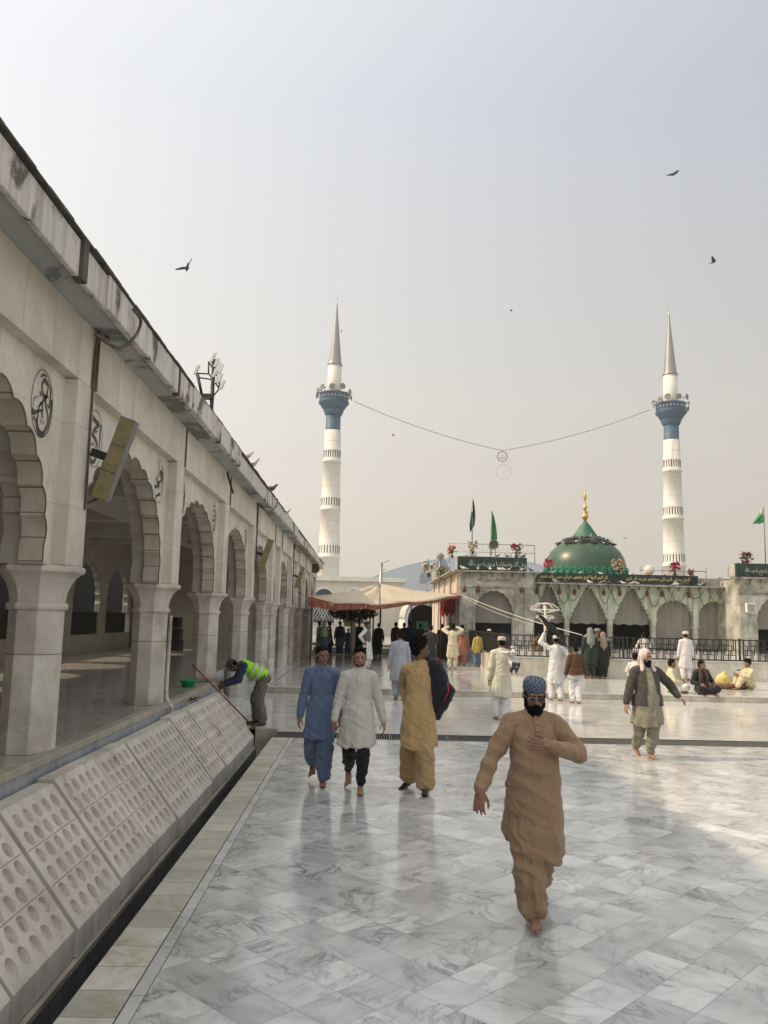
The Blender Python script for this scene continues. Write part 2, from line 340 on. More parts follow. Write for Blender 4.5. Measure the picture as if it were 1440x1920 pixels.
def arch_poly(y0, y1, z0, z1, hw, zs, za, nl=6, bulge=.42):
    c = (y0+y1)/2; h = foil(hw, zs, za, nl, bulge)
    right = [(c+hw, z0)]+[(c+x, z) for x, z in h]; left = [(c-x, z) for x, z in reversed(h[:-1])]+[(c-hw, z0)]
    return [(y0, z0), (y0, z1), (y1, z1), (y1, z0)]+right+left
for a, c in zip(cols[:-1], cols[1:]):
    w = c-a; hw = min(1.63, w/2-.42); za = 3.82 if w > 3.2 else 3.3
    b = MB(); b.prism(arch_poly(a, c, 2.451, 4.17, hw, 2.62, za, 7), XW, XW-.21); aw = hp(b, 'arch_wall', 'wallm'); aw.data.materials.append(M['reveal'])
    for p_ in aw.data.polygons:
        if abs(p_.normal.x) < .5: p_.material_index = 1
    cy_ = (a+c)/2; h_ = foil(hw, 2.62, za, 7); pts_ = [(XW+.002, cy_+hw, 2.46)]+[(XW+.002, cy_+x, z) for x, z in h_]+[(XW+.002, cy_-x, z) for x, z in reversed(h_[:-1])]+[(XW+.002, cy_-hw, 2.46)]
    b = MB(); b.tube(pts_, .007, 4); hp(b, 'grimy_arch_edge', 'grime')
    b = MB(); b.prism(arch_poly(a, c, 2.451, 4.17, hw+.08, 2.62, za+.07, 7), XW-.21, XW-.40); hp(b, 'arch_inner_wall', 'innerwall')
for y in cols:
    b = MB(); b.box(XW-.40, XP, y-.225, y+.225, 2.452, 4.166); hp(b, 'pilaster', 'wallm', bevel=.012)
    b = MB(); b.box(XP-.012, XP+.012, y+.232, y+.258, 4.172, 4.735); hp(b, 'joint_strip', 'jointb')
for a, c in zip(cols[:-1], cols[1:]):
    b = MB(); b.box(XW-.40, XP-.01, a+.235, c+.233, 4.171, 4.75); hp(b, 'frieze', 'friezem')
RT = 5.20
# roof slab: soffit, fascia, dark weathered rim
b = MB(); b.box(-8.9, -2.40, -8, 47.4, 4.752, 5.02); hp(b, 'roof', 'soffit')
segs = [-8, -1.5, 1.6, 4.45, 7.1, 10.75, 15, 19.5, 24, 28.5, 33, 38, 42.5, 47.5]
for k, (a, c) in enumerate(zip(segs[:-1], segs[1:])):
    b = MB(); e = .02*((k*7) % 3-1)
    b.box(-2.40, -2.33+e, a+.012, c-.012, 4.715+e*.5, 5.025+e*.5); hp(b, 'fascia', 'fascia', bevel=.01)
b = MB()
for k in range(220):
    y = -8+k*.2525; b.box(-2.62, -2.312+.014*noise.noise(Vector((y*1.7, 0, 0))), y, y+.25, 5.03, 5.052+.015*noise.noise(Vector((y*2.3, 5, 0))))
hp(b, 'roof_rim', 'rim')
for ya, yb in ((6.40, 6.52), (9.9, 9.97)):
    b = MB(); b.box(-2.399, -2.318, ya, yb, 4.69, 5.03); hp(b, 'fascia_joint', 'dark')
# ceiling beams, back wall with arched openings, cross wall
b = MB(); b.box(-8.5, XW-.405, -8, 47, 4.62, 4.749); hp(b, 'ceiling', 'ceiling')
b = MB()
for y in cols: b.box(-8.4, XW-.405, y-.15, y+.15, 4.22, 4.618)
b.box(-5.9, -5.6, -8, 46, 4.221, 4.617); hp(b, 'ceiling_beam', 'ceiling')
BX = -8.45
bays = [(30.5-3.2*(k+1), 30.5-3.2*k) for k in range(12)]
for a, c in bays:
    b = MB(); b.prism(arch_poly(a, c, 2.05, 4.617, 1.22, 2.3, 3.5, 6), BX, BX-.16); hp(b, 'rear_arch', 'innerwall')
    b = MB(); b.box(BX-.16, BX, a, c, HF, 1.35); hp(b, 'rear_sill', 'innerwall')
    b = MB(); b.box(BX-.155, BX-.005, a-.37, a+.37, 1.351, 2.049); hp(b, 'rear_pier', 'innerwall')
    b = MB(); b.box(BX-.10, BX-.06, a+.372, c-.372, 1.352, 2.03); hp(b, 'grille', 'iron')
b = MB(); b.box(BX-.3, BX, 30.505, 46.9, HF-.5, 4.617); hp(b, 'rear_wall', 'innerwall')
b = MB(); b.box(-8.4, -3.6, 30.6, 30.85, HF, 4.617); hp(b, 'cross_wall', 'innerwall')
b = MB(); b.box(-5.7, -3.6, 20.4, 20.62, 2.9, 4.35); 
b = MB(); b.box(BX, -3.0, 46.3, 46.6, .2, 4.617); hp(b, 'end_wall', 'wallm')
b = MB(); b.box(-8.5, -2.77, -8, 16.1, -.9, HF-.02); b.box(-8.5, -3.22, 16.1, 47, -.9, HF-.02); tag(b.build('hall_base', 'greywall'), kind='structure')
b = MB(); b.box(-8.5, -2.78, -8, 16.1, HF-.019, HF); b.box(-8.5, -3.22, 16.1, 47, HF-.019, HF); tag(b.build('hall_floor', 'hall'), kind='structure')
b = MB(); b.box(-2.79, -2.665, -8, 16.1, HF-.05, HF+.02); tag(b.build('hall_kerb', 'kerb', bevel=.008), kind='structure')
b = MB(); b.box(-3.5, -2.665, 16.104, 16.25, HF-.78, HF+.02); tag(b.build('hall_kerb', 'kerb', bevel=.008), kind='structure')
# grey-blue painted gutter wall behind the panels
b = MB(); b.box(-2.765, -2.70, -8, 16.1, 0, HF-.055); tag(b.build('gutter_wall', 'greywall'), kind='structure')
# dark service building beyond the rear openings
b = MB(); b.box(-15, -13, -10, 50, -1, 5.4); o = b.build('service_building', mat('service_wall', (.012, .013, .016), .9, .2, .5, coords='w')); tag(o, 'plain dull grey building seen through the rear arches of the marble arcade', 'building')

# calligraphy medallions
def stroke(mb, pts, w, X, cy, cz, sy, sz, shear=0):
    """brush stroke in ellipse units (u to the far side, v up); w = half widths in metres"""
    P = [Vector((u, v)) for u, v in pts]; Q = []
    for i in range(len(P)-1):
        p0 = P[max(i-1, 0)]; p1 = P[i]; p2 = P[i+1]; p3 = P[min(i+2, len(P)-1)]
        for s in range(5):
            t = s/5; Q.append(.5*((2*p1)+(p2-p0)*t+(2*p0-5*p1+4*p2-p3)*t*t+(3*p1-p0-3*p2+p3)*t**3))
    Q.append(P[-1]); n = len(Q); W = []
    for i in range(n):
        t = i/(n-1)*(len(w)-1); k = min(int(t), len(w)-2); W.append(w[k]+(w[k+1]-w[k])*(t-k))
    Q = [Vector((cy+q.x*sy, cz+q.y*sz)) for q in Q]; A = []; B = []
    for i in range(n):
        d = (Q[min(i+1, n-1)]-Q[max(i-1, 0)]).normalized(); nn = Vector((-d.y, d.x)); A.append(Q[i]+nn*W[i]); B.append(Q[i]-nn*W[i])
    vs = [(X, p.x, p.y) for p in A]+[(X, p.x, p.y) for p in B]
    mb.add(vs, [(i, i+1, n+i+1, n+i) for i in range(n-1)])
DES = [
 [([( .24,.86),(-.1,.84),(-.35,.69)],(.006,.012,.004)), ([(.35,.62),(.1,.72),(-.15,.55),(-.1,.38),(.1,.24),(.5,.32)],(.012,.02,.01,.01,.02,.006)),
  ([(.38,.80),(.40,.5),(.25,.22),(-.1,.0),(-.28,-.15),(-.33,-.42),(-.35,-.68),(-.08,-.87),(.3,-.83),(.58,-.5),(.55,-.2),(.3,.03),(.25,.2)],(.004,.008,.014,.008,.007,.008,.02,.026,.02,.006,.008,.012,.01)),
  ([(-.85,-.28),(-.72,-.40),(-.3,-.28),(0,-.22),(.1,-.43)],(.01,.022,.010,.012,.006)), ([(-.3,-.15),(-.05,.0),(.1,-.2)],(.006,.012,.006)),
  ([(.88,.25),(.80,-.2),(.64,-.68)],(.016,.012,.003)), ([(.66,.62),(.70,.2),(.62,.0),(.45,.1)],(.010,.010,.01,.004)),
  ([(-.45,.12),(-.75,.0),(-.8,-.2)],(.003,.005,.003)), ([(-.3,.3),(-.2,.22),(-.25,.18)],(.008,.01,.004)), ([(-.66,-.5),(-.60,-.58)],(.013,.013)), ([(-.52,-.54),(-.46,-.62)],(.013,.013)),
  ([(.5,.70),(.56,.64),(.5,.58)],(.006,.008,.004)), ([(.7,.25),(.95,.28)],(.003,.006)), ([(-.05,-.45),(0,-.58)],(.004,.004)), ([(.15,-.5),(.25,-.55)],(.004,.005))],
 [([(-.6,.72),(-.2,.62),(.35,.55),(-.2,.28),(-.3,.12)],(.02,.026,.02,.014,.006)), ([(.25,.30),(-.1,.22)],(.01,.01)), ([(-.45,.1),(.1,-.02),(.35,-.2),(.4,-.4)],(.018,.02,.014,.004)),
  ([(.62,.62),(.66,.1),(.60,-.4)],(.014,.012,.004)), ([(-.4,-.22),(-.33,-.28)],(.014,.014)), ([(-.15,-.2),(-.08,-.26)],(.014,.014)), ([(.1,-.24),(.15,-.30)],(.013,.013)),
  ([(-.55,-.45),(-.6,-.65),(-.3,-.84),(.1,-.78),(.35,-.55),(.2,-.42),(.05,-.5)],(.008,.02,.024,.02,.012,.01,.01)), ([(-.2,-.45),(.0,-.58),(-.1,-.66)],(.012,.014,.006)), ([(.3,.66),(.45,.62)],(.008,.006))],
 [([(-.2,.84),(-.22,.45),(-.25,.1)],(.012,.014,.01)), ([(.25,.74),(.32,.70)],(.016,.016)), ([(.15,.5),(.35,.5),(.3,.3),(.1,.3),(.15,.5)],(.012,.02,.014,.01,.01)),
  ([(-.55,.15),(-.4,-.05),(-.1,-.08),(.35,.08),(.5,.3)],(.012,.022,.024,.014,.006)), ([(-.9,-.35),(-.5,-.30),(-.1,-.18),(.05,-.22),(-.15,-.42)],(.016,.022,.016,.02,.006)),
  ([(-.5,-.76),(-.2,-.66),(.3,-.55),(.35,-.62)],(.022,.018,.022,.01)), ([(.75,.55),(.72,0),(.55,-.6)],(.014,.012,.004)), ([(.55,.75),(.58,.3),(.45,.0)],(.010,.01,.006)), ([(-.7,.1),(-.66,.02)],(.012,.012)), ([(-.4,.22),(-.3,.2)],(.008,.008))],
 [([(-.5,.7),(0,.78),(.4,.6)],(.006,.014,.006)), ([(-.55,.35),(-.1,.5),(.3,.3),(-.1,.1),(-.5,.15)],(.01,.018,.014,.018,.006)), ([(-.7,-.1),(-.2,-.2),(.3,-.05),(.5,.2)],(.012,.022,.016,.006)),
  ([(-.4,-.45),(-.1,-.75),(.3,-.65),(.5,-.3)],(.01,.024,.02,.006)), ([(.7,.5),(.72,0),(.6,-.5)],(.014,.012,.004)), ([(-.1,-.4),(0,-.48)],(.013,.013)), ([(.15,-.4),(.22,-.46)],(.013,.013))]]
di = 0
for k, y in enumerate(cols):
    for s in (-1, 1):
        if (y > 26 and not (y in (30.8, 37.6) and s < 0) and not (y in (26.4, 33.4) and s > 0)) or y > 40 or (y == 24.3 and s > 0): continue
        cy = y-.70 if s < 0 else y+.70; b = MB(); cz = 3.80; sy, sz = .235, .295
        n = 48; r1 = [(XW+.004, cy+sy*cos(2*pi*i/n), cz+sz*sin(2*pi*i/n)) for i in range(n)]; r2 = [(XW+.004, cy+(sy-.009)*cos(2*pi*i/n), cz+(sz-.009)*sin(2*pi*i/n)) for i in range(n)]
        b.add(r1+r2, [(i, (i+1) % n, n+(i+1) % n, n+i) for i in range(n)])
        d = DES[0] if (abs(y-7.68) < .1 and s < 0) else DES[1] if (abs(y-7.68) < .1 and s > 0) else DES[2] if (abs(y-11.76) < .1 and s < 0) else DES[(di*3+1) % 4]
        di += 1
        for pts, w in d: stroke(b, pts, [x*1.08 for x in w], XW+.005, cy, cz, sy, sz)
        hp(b, 'calligraphy_medallion', 'ink')

# ------------------------------------------------------------------ perforated sloping panels
SX0, SZ0, SX1, SZ1 = -1.90, -.10, -2.50, .665
sl_len = math.hypot(SX1-SX0, SZ1-SZ0)
def sloped(u, v, h=0):   # u along Y, v up the slope, h out of the slope
    dx, dz = (SX1-SX0)/sl_len, (SZ1-SZ0)/sl_len; nx, nz = dz, -dx
    return (SX0+dx*v+nx*h, u, SZ0+dz*v+nz*h)
PW = 1.03
def panel_mesh():
    b = MB(); hb = MB(); n = 16; nu, nv = 5, 6; mu = .07; cu = (PW-2*mu)/nu; mv = .05; cv = (sl_len-2*mv)/nv; r = .058
    rim = []
    for i in range(nu):
        for j in range(nv):
            u0 = mu+i*cu; v0 = mv+j*cv; cx, cy = u0+cu/2, v0+cv/2
            sq = []
            for k in range(n):
                a = 2*pi*(k+.5)/n; dx, dy = cos(a), sin(a); t = min(cu/2/abs(dx) if abs(dx) > 1e-6 else 9, cv/2/abs(dy) if abs(dy) > 1e-6 else 9)
                sq.append((cx+dx*t, cy+dy*t))
            # exact corners: push nearest samples
            for cxn, cyn in ((u0, v0), (u0+cu, v0), (u0, v0+cv), (u0+cu, v0+cv)):
                q = min(range(n), key=lambda k: (sq[k][0]-cxn)**2+(sq[k][1]-cyn)**2); sq[q] = (cxn, cyn)
            o = len(b.v); vs = [sloped(*p, 0) for p in sq]+[sloped(cx+r*cos(2*pi*(k+.5)/n), cy+r*sin(2*pi*(k+.5)/n), 0) for k in range(n)]+[sloped(cx+r*.9*cos(2*pi*(k+.5)/n), cy+r*.9*sin(2*pi*(k+.5)/n), -.026) for k in range(n)]
            fs = []
            for k in range(n):
                q = (k+1) % n; fs += [(k, q, n+q, n+k), (n+k, n+q, 2*n+q, 2*n+k)]
            fs.append(tuple(range(2*n, 3*n))); b.add(vs, fs)
    U, V = PW, sl_len
    def q4(a, c, d, e): b.add([a, c, d, e], [(0, 1, 2, 3)])
    u1 = PW-mu; v1 = V-mv; g = .021
    q4(sloped(g, 0), sloped(mu, 0), sloped(mu, V), sloped(g, V)); q4(sloped(u1, 0), sloped(U-g, 0), sloped(U-g, V), sloped(u1, V))
    q4(sloped(mu, 0), sloped(u1, 0), sloped(u1, mv), sloped(mu, mv)); q4(sloped(mu, v1), sloped(u1, v1), sloped(u1, V), sloped(mu, V))
    z = -.285; T = SX1-.137
    for yy in (g, U-g): b.add([sloped(yy, 0), sloped(yy, V), (T, yy, SZ1), (T, yy, z), (SX0, yy, z)], [(0, 1, 2, 3, 4)])
    b.add([sloped(g, 0), sloped(U-g, 0), (SX0, U-g, z), (SX0, g, z)], [(0, 1, 2, 3)])
    b.add([sloped(g, V), sloped(U-g, V), (T, U-g, SZ1), (T, g, SZ1)], [(0, 1, 2, 3)])
    gm = MB()
    for j in (2, 4):      # scored lines between pairs of rows
        v = mv+j*cv; gm.add([sloped(mu*.5, v-.003, .0012), sloped(U-mu*.5, v-.003, .0012), sloped(U-mu*.5, v+.003, .0012), sloped(mu*.5, v+.003, .0012)], [(0, 1, 2, 3)])
    return b, gm, hb
pb, gm, hb = panel_mesh()
pr = empty('perforated_panel', (0, 1.87, 0)); tag(pr, 'sloping concrete panel with round holes, thirteenth counting from the cleaner', 'concrete panel', 'sloping perforated panels in front of the arcade')
ps = pb.build('panel_slab', 'panel', pr, bevel=0); ps.data.materials.append(mat('recess_floor', (.48, .43, .36), .85, .3, 5, coords='w', stain=((.20, .17, .14), 3, .55, .2)))  # hole floors take a darker, blotched tone than the panel face
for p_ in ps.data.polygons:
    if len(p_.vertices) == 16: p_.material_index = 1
gm.build('scored_line', mat('score', (.22, .20, .17), .9), pr)
for k in range(1, 13):
    c = copy_tree(pr); c['label'] = 'sloping concrete panel with round holes, %s counting from the cleaner' % ORD[12-k]; c.location = (.008*((k*5) % 3-1), 1.87+k*1.04+(.004 if k % 2 else 0), .007*((k*7) % 4-1.5))
b = MB(); b.box(SX0-.55, SX0-.02, -8, 15.39, -.9, -.16); tag(b.build('panel_footing', 'kerb'), kind='structure')
b = MB(); b.box(-1.985, XC0+.004, -12, 15.44, -.338, -.30); tag(b.build('channel_ledge', 'kerb'), kind='structure')
# ------------------------------------------------------------------ Arabic / Urdu lettering (presentation forms put in reading order)
AF = {'ا': ('\ufe8d', '\ufe8e'), 'آ': ('\ufe81', '\ufe82'), 'د': ('\ufea9', '\ufeaa'), 'ر': ('\ufead', '\ufeae'), 'و': ('\ufeed', '\ufeee'), 'ں': ('\ufb9e', '\ufb9f'),
 'ب': 0xfe8f, 'پ': 0xfb56, 'ت': 0xfe95, 'ج': 0xfe9d, 'ح': 0xfea1, 'خ': 0xfea5, 'س': 0xfeb1, 'ش': 0xfeb5, 'ص': 0xfeb9, 'ظ': 0xfec5, 'ع': 0xfec9, 'ل': 0xfedd, 'م': 0xfee1, 'ن': 0xfee5,
 'ہ': 0xfba6, 'ھ': 0xfbaa, 'ک': 0xfb8e, 'گ': 0xfb92, 'ی': 0xfbfc, 'ق': 0xfed5, 'ف': 0xfed1}
def shape(t):
    o = []
    for w in t.split(' '):
        r = ''
        for i, ch in enumerate(w):
            if w == 'اللہ': r = '\ufdf2'; break
            f = AF[ch]; prev = i > 0 and isinstance(AF[w[i-1]], int); nxt = i < len(w)-1
            if isinstance(f, tuple): r += f[1] if prev else f[0]
            else: r += chr(f+(3 if prev and nxt else 1 if prev else 2 if nxt else 0))
        o.append(r[::-1])
    return ' '.join(reversed(o))
def text_mesh(name, s, width, height, m, parent, loc, rot=(pi/2, 0, 0), depth=.006, ycentre=True, bold=0.0):
    cu = bpy.data.curves.new(name, 'FONT'); cu.body = s; cu.align_x = 'CENTER'; cu.align_y = 'CENTER'; cu.extrude = depth; cu.offset = bold
    t = bpy.data.objects.new(name, cu); col.objects.link(t); bpy.context.view_layer.update()
    me = bpy.data.meshes.new_from_object(t.evaluated_get(bpy.context.evaluated_depsgraph_get())); col.objects.unlink(t); bpy.data.objects.remove(t)
    xs = [v.co.x for v in me.vertices]; ys = [v.co.y for v in me.vertices]
    k = width/(max(xs)-min(xs)); ky = height/(max(ys)-min(ys)); cx = (max(xs)+min(xs))/2; cy = (max(ys)+min(ys))/2
    for v in me.vertices: v.co.x = (v.co.x-cx)*k; v.co.y = (v.co.y-cy)*ky
    me.name = name; o = bpy.data.objects.new(name, me); col.objects.link(o); me.materials.clear(); me.materials.append(M[m]); o.parent = parent; o.location = loc; o.rotation_euler = rot
    return o

M['shrine'] = tiled('shrine_marble', (1, 0.001, 0), (0, 0, 1), .8, .5, .3, (.38, .375, .33), (.58, .57, .50), (.25, .24, .2), (.30, .28, .24), rough=.55, gw=.004, tilevar=.05, dirt=((.16, .16, .11), 1.2, .40, .9), veinamt=.3, veinscale=1.2)
M['shrinegreen'] = mat('green_tinted_marble', (.50, .54, .44), .6, .12, 1.5, coords='w', stain=((.26, .29, .20), 1.3, .52, .25), streak=((.13, .15, .08), 1.0))
M['shrineside'] = mat('shrine_side_wall', (.56, .48, .40), .7, .12, 1.0, coords='w', streak=((.33, .25, .19), .7), stain=((.25, .21, .17), 1.2, .6, .2))
M['slab'] = mat('cornice_slab', (.34, .32, .28), .8, .2, 3, coords='w', bump=.3, stain=((.10, .10, .09), 2.4, .5, .15))
M['banner'] = mat('dark_green_banner', (.012, .034, .026), .7, .25, 3, coords='w', streak=((.06, .08, .07), .4))
M['curtain'] = mat('grey_curtain', (.25, .235, .205), .85, .10, 1.2, coords='w', streak=((.17, .16, .14), .5))
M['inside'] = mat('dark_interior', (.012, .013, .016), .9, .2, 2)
M['gold'] = mat('gold_paint', (.62, .40, .12), .35, .15, 10, metal=.6)
M['goldtext'] = mat('gold_letters', (.70, .55, .22), .6, .05, 10)
M['paletext'] = mat('pale_letters', (.50, .52, .40), .7, .1, 10)
M['dome'] = mat('dome_green', (.035, .085, .048), .36, .2, 1.1, spec=.5, streak=((.085, .12, .08), .9))
M['domecone'] = mat('cone_green', (.06, .17, .105), .5, .2, 6, streak=((.15, .24, .18), .7))
M['petal'] = mat('petal_green', (.02, .21, .12), .35, .2, 6)
M['mina'] = mat('minaret_white', (.70, .67, .60), .6, .05, .35, streak=((.52, .49, .43), .45))
M['minablue'] = mat('minaret_blue', (.055, .115, .18), .55, .12, .5)
M['minacone'] = mat('minaret_cone', (.34, .32, .29), .28, .06, .3, metal=.85)
M['slot'] = mat('slot_dark', (.09, .085, .08), .8)
M['horn'] = mat('horn_grey', (.24, .24, .22), .5, .2, 6)
M['bluegrey'] = mat('blue_grey_sheet', (.46, .52, .57), .7, .05, .2, coords='w', streak=((.38, .44, .49), .5))
M['white'] = mat('white_paint', (.68, .66, .60), .55, .08, 2)
M['cream'] = mat('cream_render', (.60, .57, .50), .8, .06, .4, coords='w')
M['lattice'] = mat('lattice_dark', (.05, .06, .08), .6)
M['green'] = mat('garland_green', (.10, .17, .07), .8, .4, 20)
M['red'] = mat('red_cloth', (.55, .02, .04), .7, .2, 8)
M['magenta'] = mat('magenta_petals', (.42, .02, .14), .7, .3, 12)
M['yellow'] = mat('yellow_petals', (.36, .25, .10), .7, .4, 12)
M['whitefl'] = mat('white_petals', (.62, .58, .50), .7, .15, 12)
M['leaf'] = mat('dark_leaves', (.035, .06, .025), .7, .4, 12)
M['wood'] = mat('brown_wood', (.13, .055, .025), .6, .3, 8)

# ------------------------------------------------------------------ minarets
def minaret(name, x, Y, label):
    r = empty(name, (x, Y, -1)); tag(r, label, 'minaret', 'pair of tall white minarets behind the shrine')
    def z(py): return ony(632, py, 135)[2]+1
    zz = z
    def rad(zv): return 1.80-(zv-9)*(.55/27.5) if zv > 9 else 1.80
    zb = zz(808)
    s = MB(); prof = [(1.95, 0), (1.82, 6)]
    for py in (1047, 958, 868):
        zr = zz(py); prof += [(rad(zr-.05), zr-.05), (rad(zr)+.16, zr), (rad(zr)+.16, zr+.30), (rad(zr)-.01, zr+.36)]
    prof += [(rad(zb), zb)]
    s.lathe(prof, 48); s.build('shaft', 'mina', r)
    for py in (1047, 958, 868):      # ring of slots above each string course
        b = MB(); zr = zz(py)+.75; q = rad(zr)
        for k in range(22):
            a = 2*pi*k/22; c, d = cos(a), sin(a); w = .085; e = q+.012; f = q-.15
            P = [(-d*w, c*w), (d*w, -c*w)]
            b.add([(c*e+p[0], d*e+p[1], zv) for p in P for zv in (zr, zr+1.25)]+[(c*f+p[0], d*f+p[1], zv) for p in P for zv in (zr, zr+1.25)], [(0, 1, 3, 2), (4, 6, 7, 5), (0, 4, 5, 1), (2, 3, 7, 6), (0, 2, 6, 4), (1, 5, 7, 3)])
        b.build('slot_ring', 'slot', r)
    jm = mat('joint_grey', (.45, .42, .37), .8)
    for k in range(1, 16):
        zv = 9+k*1.9
        if zv < zb-1: b = MB(); b.lathe([(rad(zv)+.004, zv), (rad(zv)+.012, zv+.01), (rad(zv)+.004, zv+.05)], 48); b.build('shaft_joint', jm, r)
    b = MB(); b.lathe([(1.22, zb), (1.24, zb+.1), (1.22, zb+.15), (1.20, zz(779))], 60, flute=.012); b.build('blue_band', 'minablue', r)
    b = MB(); z0 = zz(779); z1 = zz(755)
    h = z1-z0
    b.lathe([(1.2, z0-.05), (1.36, z0), (1.40, z0+.10*h), (1.48, z0+.16*h), (1.60, z0+.32*h), (1.64, z0+.42*h), (1.76, z0+.45*h)], 48, flute=.04)
    b.lathe([(1.70, z0+.45*h), (1.88, z0+.56*h), (2.16, z0+.78*h), (2.42, z0+.9*h), (2.45, z0+.98*h)], 48, flute=.045)
    b.lathe([(2.42, z0+.98*h), (2.50, z0+1.0*h), (2.50, z0+1.05*h), (2.42, z0+1.08*h)], 60); b.build('balcony_corbel', 'minablue', r)
    b = MB(); z2 = zz(739); b.lathe([(2.36, z1+.15), (2.40, z1+.2), (2.40, z2-.25), (2.46, z2-.2), (2.46, z2), (2.3, z2), (2.3, z1+.15)], 40); b.build('parapet', 'minablue', r)
    hm_ = mat('hole_light', (.5, .5, .47), .8)
    for k in range(26):
        a = 2*pi*k/26; b = MB(); b.blob((2.41*cos(a), 2.41*sin(a), (z1+z2)/2+.03), (.13, .13, .14), 8, 6); b.build('parapet_hole', hm_, r)
    b = MB(); zt = zz(686); b.lathe([(1.17, z1), (1.15, z2+1.5), (1.14, zt)], 40); b.build('upper_drum', 'mina', r)
    b = MB(); zp = zz(557); b.lathe([(1.14, zt), (1.26, zt+.05), (1.26, zt+.25), (1.08, zt+.3), (1.06, zt+.6), (.30, zt+(zp-zt)*.70), (.10, zt+(zp-zt)*.9), (.02, zp)], 48); b.build('spire', 'minacone', r)
    return r, z1, z2
mr_, mz1, mz2 = minaret('minaret', -5.85, 135, 'tall white and blue minaret with metal spire rising behind the end of the marble arcade')
mr2 = copy_tree(mr_); mr2.location.x = 50.8; mr2.location.z = -1.0
mr2['label'] = 'tall white and blue minaret rising behind the shrine roof right of the green dome'
def horn(parent, c, ang, s=.42, el=0):
    d = Vector((cos(ang)*cos(el), sin(ang)*cos(el), sin(el))); rot = d.to_track_quat('Z', 'Y').to_matrix()
    b = MB(); prof = [(.10, -1.5), (.22, -1.45), (.22, -1.0), (.12, -.9), (.25, -.5), (.5, -.2), (1.0, 0), (1.05, .03), (.45, -.12), (.1, -.5), (.02, -.5)]
    rs = [[Vector(c)+rot @ Vector((r_*s*cos(2*pi*k/16), r_*s*sin(2*pi*k/16), z_*s)) for k in range(16)] for r_, z_ in prof]
    b.rings(rs, True, True); b.tube([Vector(c)-d*s*1.2, Vector(c)-d*s*1.2-Vector((0, 0, s*1.6))], s*.1, 5)
    return b.build('horn_speaker', 'horn', parent)
for root, base in ((mr_, 0), (mr2, 2)):
    for k, (a, dz, e) in enumerate(((-95, .35, 0), (-60, .5, 0), (-130, .4, 0), (-25, -.1, 0), (-8, -.9, -.1), (175, -.6, -.1), (205, .1, 0), (160, .3, .1), (30, .3, 0), (100, .3, 0))):
        a = R(a+base*5); horn(root, (2.55*cos(a)+.4*cos(a), 2.55*sin(a)+.4*sin(a), mz2+dz+.2), a, .50, e)

# ------------------------------------------------------------------ far buildings
far = empty('arched_hall', (17, 120, -1)); tag(far, 'large pale blue grey building with curved arched roof behind the tent and shrine', 'mosque building')
b = MB(); cx, hw_, zt_, zs_ = 0, 21.5, 12.3, 5.8
Rr = (hw_**2+(zt_-zs_)**2)/(2*(zt_-zs_)); pl = [(-hw_, 0), (hw_, 0)]
for k in range(41):
    x = hw_-2*hw_*k/40; pl.append((x, zt_-Rr+math.sqrt(Rr*Rr-x*x)+.0))
b.prism(pl, 0, 26, 'XZ'); b.build('arched_shell', 'bluegrey', far)
def small_arch(x, z, w, h): return [(x-w, z), (x+w, z), (x+w, z+h*.5)]+[(x+w*cos(t*pi/8), z+h*.5+h*.5*sin(t*pi/8)) for t in range(1, 8)]+[(x-w, z+h*.5)]
for x, z in ((-8.2, 8.2), (-5.8, 8.2), (-3.4, 8.2), (-5.8, 10.1), (3.5, 8.2), (5.8, 8.2)):
    b = MB(); b.prism(small_arch(x, z, .8, 1.7), -.06, .02, 'XZ'); b.build('arched_vent', mat('vent', (.24, .29, .34), .8), far)
gate = empty('gate_building', (0, 66, .6)); tag(gate, 'cream gate building with lattice arched windows behind the cloth tent', 'building')
ZG = -.6
b = MB(); b.box(-16, 3.2, 0, 8, 0, 4.3); b.build('wall', 'cream', gate)
b = MB(); b.box(-16.2, 3.3, -.3, 8.1, 4.3, 4.65); b.build('parapet', 'white', gate)
for i, x in enumerate((-3.15, -.75)):
    b = MB(); b.prism([(x-1.0, .9), (x+1.0, .9)]+[(x+1.0*cos(t*pi/12), 2.6+1.25*sin(t*pi/12)) for t in range(13)], -.12, .01, 'XZ'); f = b.build('window', 'white', gate)
    b = MB()
    pts = [(x-.85, 1.0), (x+.85, 1.0)]+[(x+.85*cos(t*pi/12), 2.6+1.05*sin(t*pi/12)) for t in range(13)]
    b.prism(pts, -.16, -.121, 'XZ'); b.build('pane', 'lattice', f)
    b = MB()
    for k in range(-7, 8):
        for s in (-1, 1):
            x0 = x+k*.24-s*.55; x1 = x+k*.24+s*.55
            if abs(k*.24) < .5: b.add([(x0-.02, -.17, 1.2), (x0+.02, -.17, 1.2), (x1+.02, -.17, 3.2), (x1-.02, -.17, 3.2)], [(0, 1, 2, 3)])
    b.build('lattice_bars', 'white', f)
